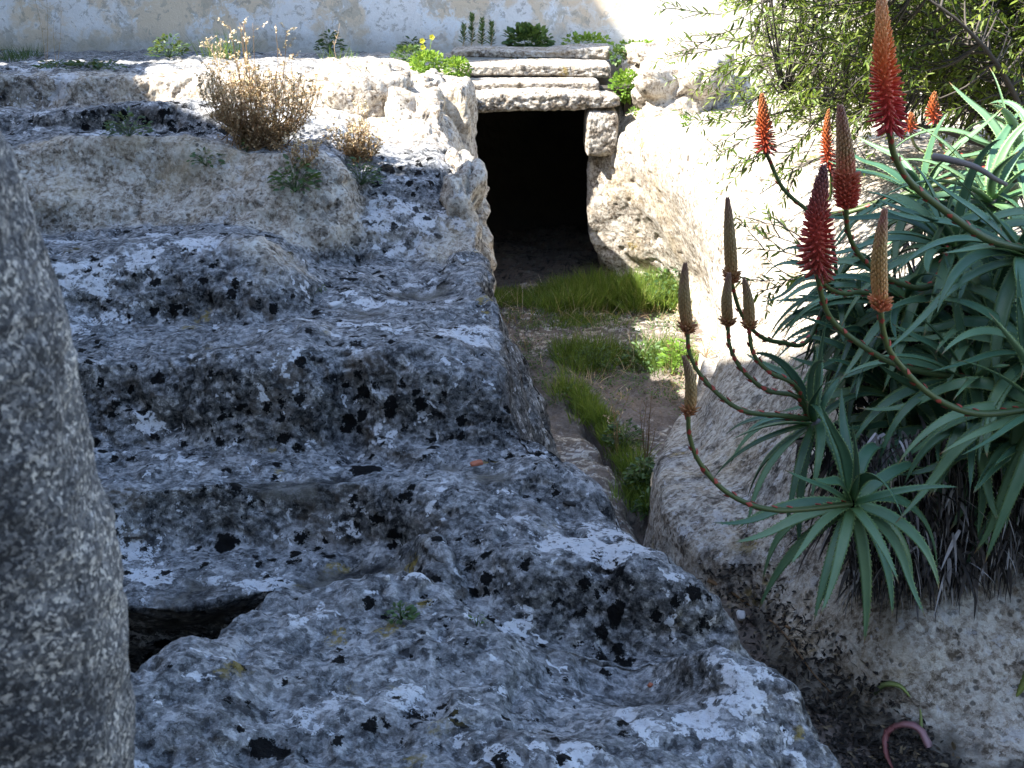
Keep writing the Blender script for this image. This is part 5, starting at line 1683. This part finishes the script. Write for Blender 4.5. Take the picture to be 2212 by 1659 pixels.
def clump(c, n, size, ls, label, mat, name='leafy_clump', tone=(0, 1), seed=0, cat='plant'):
    rnd = random.Random(seed)
    mb = MB()
    c = np.array(c)
    for k in range(n):
        d = norm((rnd.gauss(0, 1), rnd.gauss(0, 1), rnd.gauss(.2, 1)))
        p = c + d * np.array(size) * rnd.random() ** .4
        leaf(mb, p, d + np.array([0, -.3, .2]), ls * rnd.uniform(.6, 1.2), ls * .8, rnd.uniform(*tone), nrm=(rnd.gauss(0, .6), rnd.gauss(-.4, .5), 1), droop=.15)
    o = mb.build(name, mat, origin=tuple(c))
    return tag(o, label, cat)


clump(W(985, 150, 8.75), 700, (.10, .09, .08), .022, 'bright green clover cushion tucked against the left end of the slabs', M_bright, seed=1)
clump(W(925, 135, 8.5), 620, (.12, .10, .07), .024, 'bright green spreading plant with yellow flowers left of the slabs', M_bright, seed=2)
clump(W(905, 158, 8.3), 260, (.05, .07, .07), .022, 'green tuft squeezed between the knobbly rock and the flat topped rock', M_bright, seed=3, tone=(0, .7))
clump(W(885, 118, 9.0), 420, (.13, .10, .06), .024, 'darker green low plant behind the yellow flowers', M_weed, seed=4, tone=(.3, 1))
clump(W(1140, 90, 9.9), 420, (.18, .12, .11), .055, 'dense green mallow like plant on top of the roof slabs', M_weed, seed=5, tone=(.2, 1))
clump(W(1265, 92, 10.0), 260, (.20, .12, .06), .035, 'pale green low plant above the right end of the slabs', M_bright, seed=6)
clump(W(1395, 99, 9.9), 420, (.30, .10, .03), .025, 'yellow green ground plant along the sunlit foot of the wall', M_bright, seed=7, tone=(.4, 1))
clump(W(1335, 120, 9.4), 160, (.06, .08, .06), .03, 'dark green plant in the gap right of the slabs', M_weed, seed=8)
clump(W(1352, 185, 8.75), 520, (.11, .10, .10), .030, 'green plant hanging down the gap between slabs and boulder', M_bright, seed=9, tone=(0, .7))
clump(W(1345, 322, 8.35), 90, (.035, .04, .05), .022, 'tiny green plant at the foot of the squared jamb block', M_bright, seed=10, tone=(0, .5))
clump(W(1385, 240, 8.4), 90, (.09, .05, .02), .02, 'thin green growth on top of the pale bank beside the doorway', M_bright, seed=11, tone=(0, .6))
clump(W(1480, 262, 7.6), 50, (.03, .03, .03), .02, 'tiny green sprig on the rim of the right bank', M_bright, seed=12, tone=(0, .6))

# spurge with whorls of narrow leaves
for k, (u, vt, vb, lab) in enumerate([(1002, 55, 100, 'leftmost and shortest of four upright leafy spurges above the slabs'), (1020, 32, 102, 'tallest of four upright leafy spurges, second from the left'), (1042, 40, 103, 'third of four upright leafy spurges above the slabs'), (1062, 48, 103, 'rightmost of four upright leafy spurges, leaning right')]):
    b, t = W(u - 2, vb, 9.9), W(u, vt, 9.9)
    root = empty('spurge', tuple(b), lab, 'plant', 'four upright spurges')
    st, lv = MB(), MB()
    tube(st, smooth_path([b, (b + t) / 2 + np.array([.01, 0, 0]), t], 10), np.linspace(.005, .003, 10), 5, tone=.6)
    rnd = random.Random(k)
    H = t - b
    nl = int(np.linalg.norm(H) / .0035)
    for j in range(nl):
        f = j / nl
        az = j * 2.4
        leaf(lv, b + H * (.1 + .9 * f), (math.cos(az), math.sin(az), .5 + f), .055 * (1 - .35 * f), .014, rnd.uniform(.2, .9), droop=.1)
    st.build('stem', M_straw, root)
    lv.build('leaves', M_weed, root, kind='stuff')

# yellow flowers
for k, (u, v) in enumerate([(912, 88), (933, 80), (914, 102)]):
    c = W(u, v, 8.6)
    root = empty('yellow_flower', tuple(c), ['left upper yellow flower of the bright green plant', 'highest yellow flower, on the longest stem', 'lowest yellow flower, just over the leaves'][k], 'flower', 'yellow flowers left of the slabs')
    pt, st = MB(), MB()
    for j in range(5):
        a = j * 1.2566
        leaf(pt, c, (math.cos(a), -.3, math.sin(a)), .022, .020, .5, nrm=(0, -1, 0.01), droop=.0)
    tube(st, smooth_path([W(925, 130, 8.55), (W(925, 130, 8.55) + c) / 2, c], 8), .002, 4, tone=.8)
    pt.build('petals', M_yellow, root)
    st.build('stem', M_bright, root)

# bare twiggy weeds before the left part of the wall
for k, (u, v) in enumerate([(100, 60), (118, 75)]):
    root = dry_stalks(find(GL, u, 140, 8), 2, .52 - .1 * k, .08, ['taller bare brown weed before the wall at the left', 'shorter bare brown weed beside it before the wall'][k], False, .4, seed=50 + k)
dry_stalks(find(GL, 735, 128, 8), 1, .26, .05, 'single pale dry stem standing before the wall, right of the dry bush', False, .6, seed=55)
dry_stalks(find(GL, 480, 150, 8), 4, .2, .3, 'pale dry grass sprig on the ledge left of the bush', True, .7, seed=56)

# ------------------------------------------------------------------ litter and small loose things
mb = MB()
for k in range(15000):
    u = RND.uniform(1500, 2250)
    v = RND.uniform(1215, 1670)
    c = np.interp(v, [1215, 1350, 1450, 1600, 1670], [1600, 1720, 1800, 1900, 1960])
    if abs(u - c) > np.interp(v, [1215, 1350, 1500, 1670], [90, 110, 150, 260]) * (0.4 + RND.random()):
        continue
    if u > c + np.interp(v, [1215, 1350, 1500, 1670], [60, 60, 90, 170]) * (0.3 + RND.random()):
        continue
    p = find(FL, u, v, 8) if RND.random() < .5 else find(GR2, u, v, 8)
    t = RND.random() ** 4
    leaf(mb, p + np.array([0, 0, .004]), (RND.gauss(0, 1), RND.gauss(0, 1), RND.gauss(0, .3)), RND.uniform(.010, .036), RND.uniform(.005, .013), t, droop=.2)
o = mb.build('leaf_litter', M_litter, kind='stuff', origin=tuple(gz(1750, 1450, 'F')))
tag(o, 'dark mulch of fallen leaves lying in the gutter between terrace and bank', 'litter')


def simple(name, mb, mat, label, cat, keys=('tone',)):
    o = mb.build(name, mat, keys=keys)
    V = np.array([v.co for v in o.data.vertices])
    c = V.mean(0)
    o.data.transform(Matrix.Translation(-Vector(c)))
    o.location = c
    return tag(o, label, cat)


def top_of(u, v):
    a, b = find(FL, u, v, 8), find(GR2, u, v, 8)
    ua, va = UV(a)
    ub, vb = UV(b)
    return a if math.hypot(ua - u, va - v) < math.hypot(ub - u, vb - v) and a[2] > b[2] - .05 else b


def fallen_leaf(pts_, w, mat, label):
    P = smooth_path([top_of(u, v) + np.array([0, 0, dzz]) for u, v, dzz in pts_], 24)
    mb = MB()
    n = 24
    T = np.gradient(P, axis=0)
    S = np.cross(T, (0, -.5, 1))
    S /= np.linalg.norm(S, axis=1)[:, None]
    t = np.linspace(0, 1, n)
    ww = w * .5 * np.clip(1 - t ** 2, .02, 1) ** .7
    V = []
    for k in range(n):
        V += [P[k] - S[k] * ww[k], P[k] + np.array([0, 0, -.1]) * ww[k], P[k] + S[k] * ww[k] * (1 + .25 * (k % 2)), P[k] + np.array([0, 0, .12]) * ww[k]]
    mb.add(V, grid_faces(n, 4, wrap=True), tone=np.repeat(t, 4))
    return simple('fallen_leaf', mb, mat, label, 'leaf')


M_pink = leaf_mat('reddened_aloe_leaf', [(0, (.30, .17, .18)), (.5, (.26, .09, .09)), (1, (.16, .05, .04))], .5, 0)
M_green = leaf_mat('yellowed_aloe_leaf', [(0, (.08, .11, .05)), (.6, (.16, .20, .05)), (1, (.22, .27, .06))], .5, 0)
fallen_leaf([(2005, 1620, .02), (1985, 1602, .05), (1950, 1598, .06), (1920, 1612, .05), (1912, 1640, .03), (1930, 1668, .01)], .022, M_pink, 'curled reddish pink fallen aloe leaf on the litter at the bottom right')
fallen_leaf([(1880, 1500, .01), (1905, 1492, .03), (1935, 1500, .03), (1960, 1518, .01)], .022, M_green, 'yellow green fallen aloe leaf lying on the mulch')
fallen_leaf([(1990, 1590, .0), (1985, 1570, .03), (1986, 1550, .04)], .012, M_green, 'thin green leaf tip sticking out of the mulch above the pink leaf')
fallen_leaf([(2230, 1470, .10), (2212, 1490, .06), (2195, 1512, .02)], .03, M_green, 'green leaf tip reaching in from the right edge')


def stick(pts_, r, label, tone=.5, on=True, name='stick', mat=None):
    P = smooth_path([(top_of(q[0], q[1]) + np.array([0, 0, .012])) if on else W(*q) for q in pts_], 26)
    mb = MB()
    P = P + .003 * np.stack([perlin(P * 20, 300), perlin(P * 20, 301), perlin(P * 20, 302)], -1)
    tube(mb, P, np.linspace(r, r * .5, 26), 7, tone=tone)
    return simple(name, mb, mat or M_straw, label, 'twig')


stick([(1532, 1253), (1580, 1285), (1640, 1320), (1705, 1358)], .009, 'broken brown stick with a pale end lying in the gutter', .08)
stick([(1640, 1320), (1690, 1370), (1740, 1440), (1790, 1500)], .004, 'thin dark twig along the edge of the gutter', .0)
stick([(2018, 338, 3.3), (2070, 348, 3.25), (2120, 368, 3.2), (2175, 400, 3.2)], .011, 'smooth grey dead twig among the upper aloe leaves', .5, False, mat=leaf_mat('grey_deadwood', [(0, (.13, .12, .11)), (1, (.24, .22, .21))], .95, 0))
stick([(1340, 1005), (1350, 1025), (1375, 1045), (1400, 1050)], .005, 'short grey twig by the crack', .7)


def chip(u, v, g, size, mat, seed, name, label, cat):
    p = find(g, u, v, 8)
    bm = bmesh.new()
    bmesh.ops.create_icosphere(bm, subdivisions=3, radius=1)
    rnd = random.Random(seed)
    for vtx in bm.verts:
        c = vtx.co
        n = perlin(np.array([[c.x * 1.3 + seed, c.y * 1.3, c.z * 1.3]]))[0]
        k = (abs(c.x) ** 4 + abs(c.y) ** 4 + abs(c.z) ** 4) ** -.25
        vtx.co = Vector((c.x * size[0] * k, c.y * size[1] * k, c.z * size[2] * k)) * (1 + .25 * float(n))
    me = bpy.data.meshes.new(name)
    bm.to_mesh(me)
    bm.free()
    me.materials.append(mat)
    o = bpy.data.objects.new(name, me)
    COL.objects.link(o)
    o.location = Vector(p) + Vector((0, 0, size[2] * .7))
    o.rotation_euler = (.1, -.1, rnd.random() * 3)
    return tag(o, label, cat)


s = NT('terracotta')
M_terra = s.done(s.mix(s.noise(s.geo(), 60, 4), (.28, .08, .04), (.45, .15, .08)), .85)
s = NT('pale_pebble')
M_peb = s.done(s.mix(s.noise(s.geo(), 60, 4), (.45, .45, .46), (.62, .62, .62)), .85)
chip(1035, 997, GL, (.019, .012, .006), M_terra, 1, 'pottery_shard', 'orange terracotta shard in the shallow basin', 'shard')
chip(1228, 1082, GL, (.020, .010, .005), M_deadleaf, 2, 'pottery_shard', 'dark brown shard on the white patched step', 'shard')
chip(1402, 1475, GL, (.006, .005, .004), M_terra, 3, 'pottery_shard', 'smallest red shard on the foreground rock', 'shard')
chip(728, 658, GL, (.022, .015, .012), M_peb, 4, 'pebble', 'white pebble on the flat terrace under the left knob', 'pebble')
chip(842, 1247, GL, (.006, .005, .006), M_peb, 5, 'pebble', 'tiny pale pebble on the crest of the foreground rock', 'pebble')
for k, (u, v) in enumerate([(1235, 1083), (1145, 640), (1600, 1330), (1660, 1290)]):
    chip(u, v, FL, (.02, .014, .010), M_terra if k == 0 else M_peb, 10 + k, 'pebble', ['reddish pebble', 'flat pale pebble by the terrace corner near the doorway grass', 'pale pebble in the gutter near the stick', 'pebble in the gutter nearest the lowest aloe'][k] if k else 'reddish pebble on the passage floor edge', 'pebble')

# puddle in the crack
s = NT('still_water')
s.b.inputs['Roughness'].default_value = .02
s.b.inputs['Transmission Weight'].default_value = .3
s.b.inputs['IOR'].default_value = 1.33
M_water = s.done((.05, .05, .045), .02, s.bump(s.noise(s.geo(), 30, 2), .05, .002))
pc = at_floor(1492, 1222)
mb = MB()
th = np.linspace(0, 2 * math.pi, 24, endpoint=False)
V = [pc] + [pc + np.array([math.cos(a) * .13 * (1 + .25 * math.sin(3 * a)), math.sin(a) * .13, 0]) for a in th]
mb.add(V, None, [(0, k + 1, (k + 1) % 24 + 1) for k in range(24)])
o = mb.build('puddle', M_water, origin=tuple(pc))
o.location.z += -.015
tag(o, kind='structure')
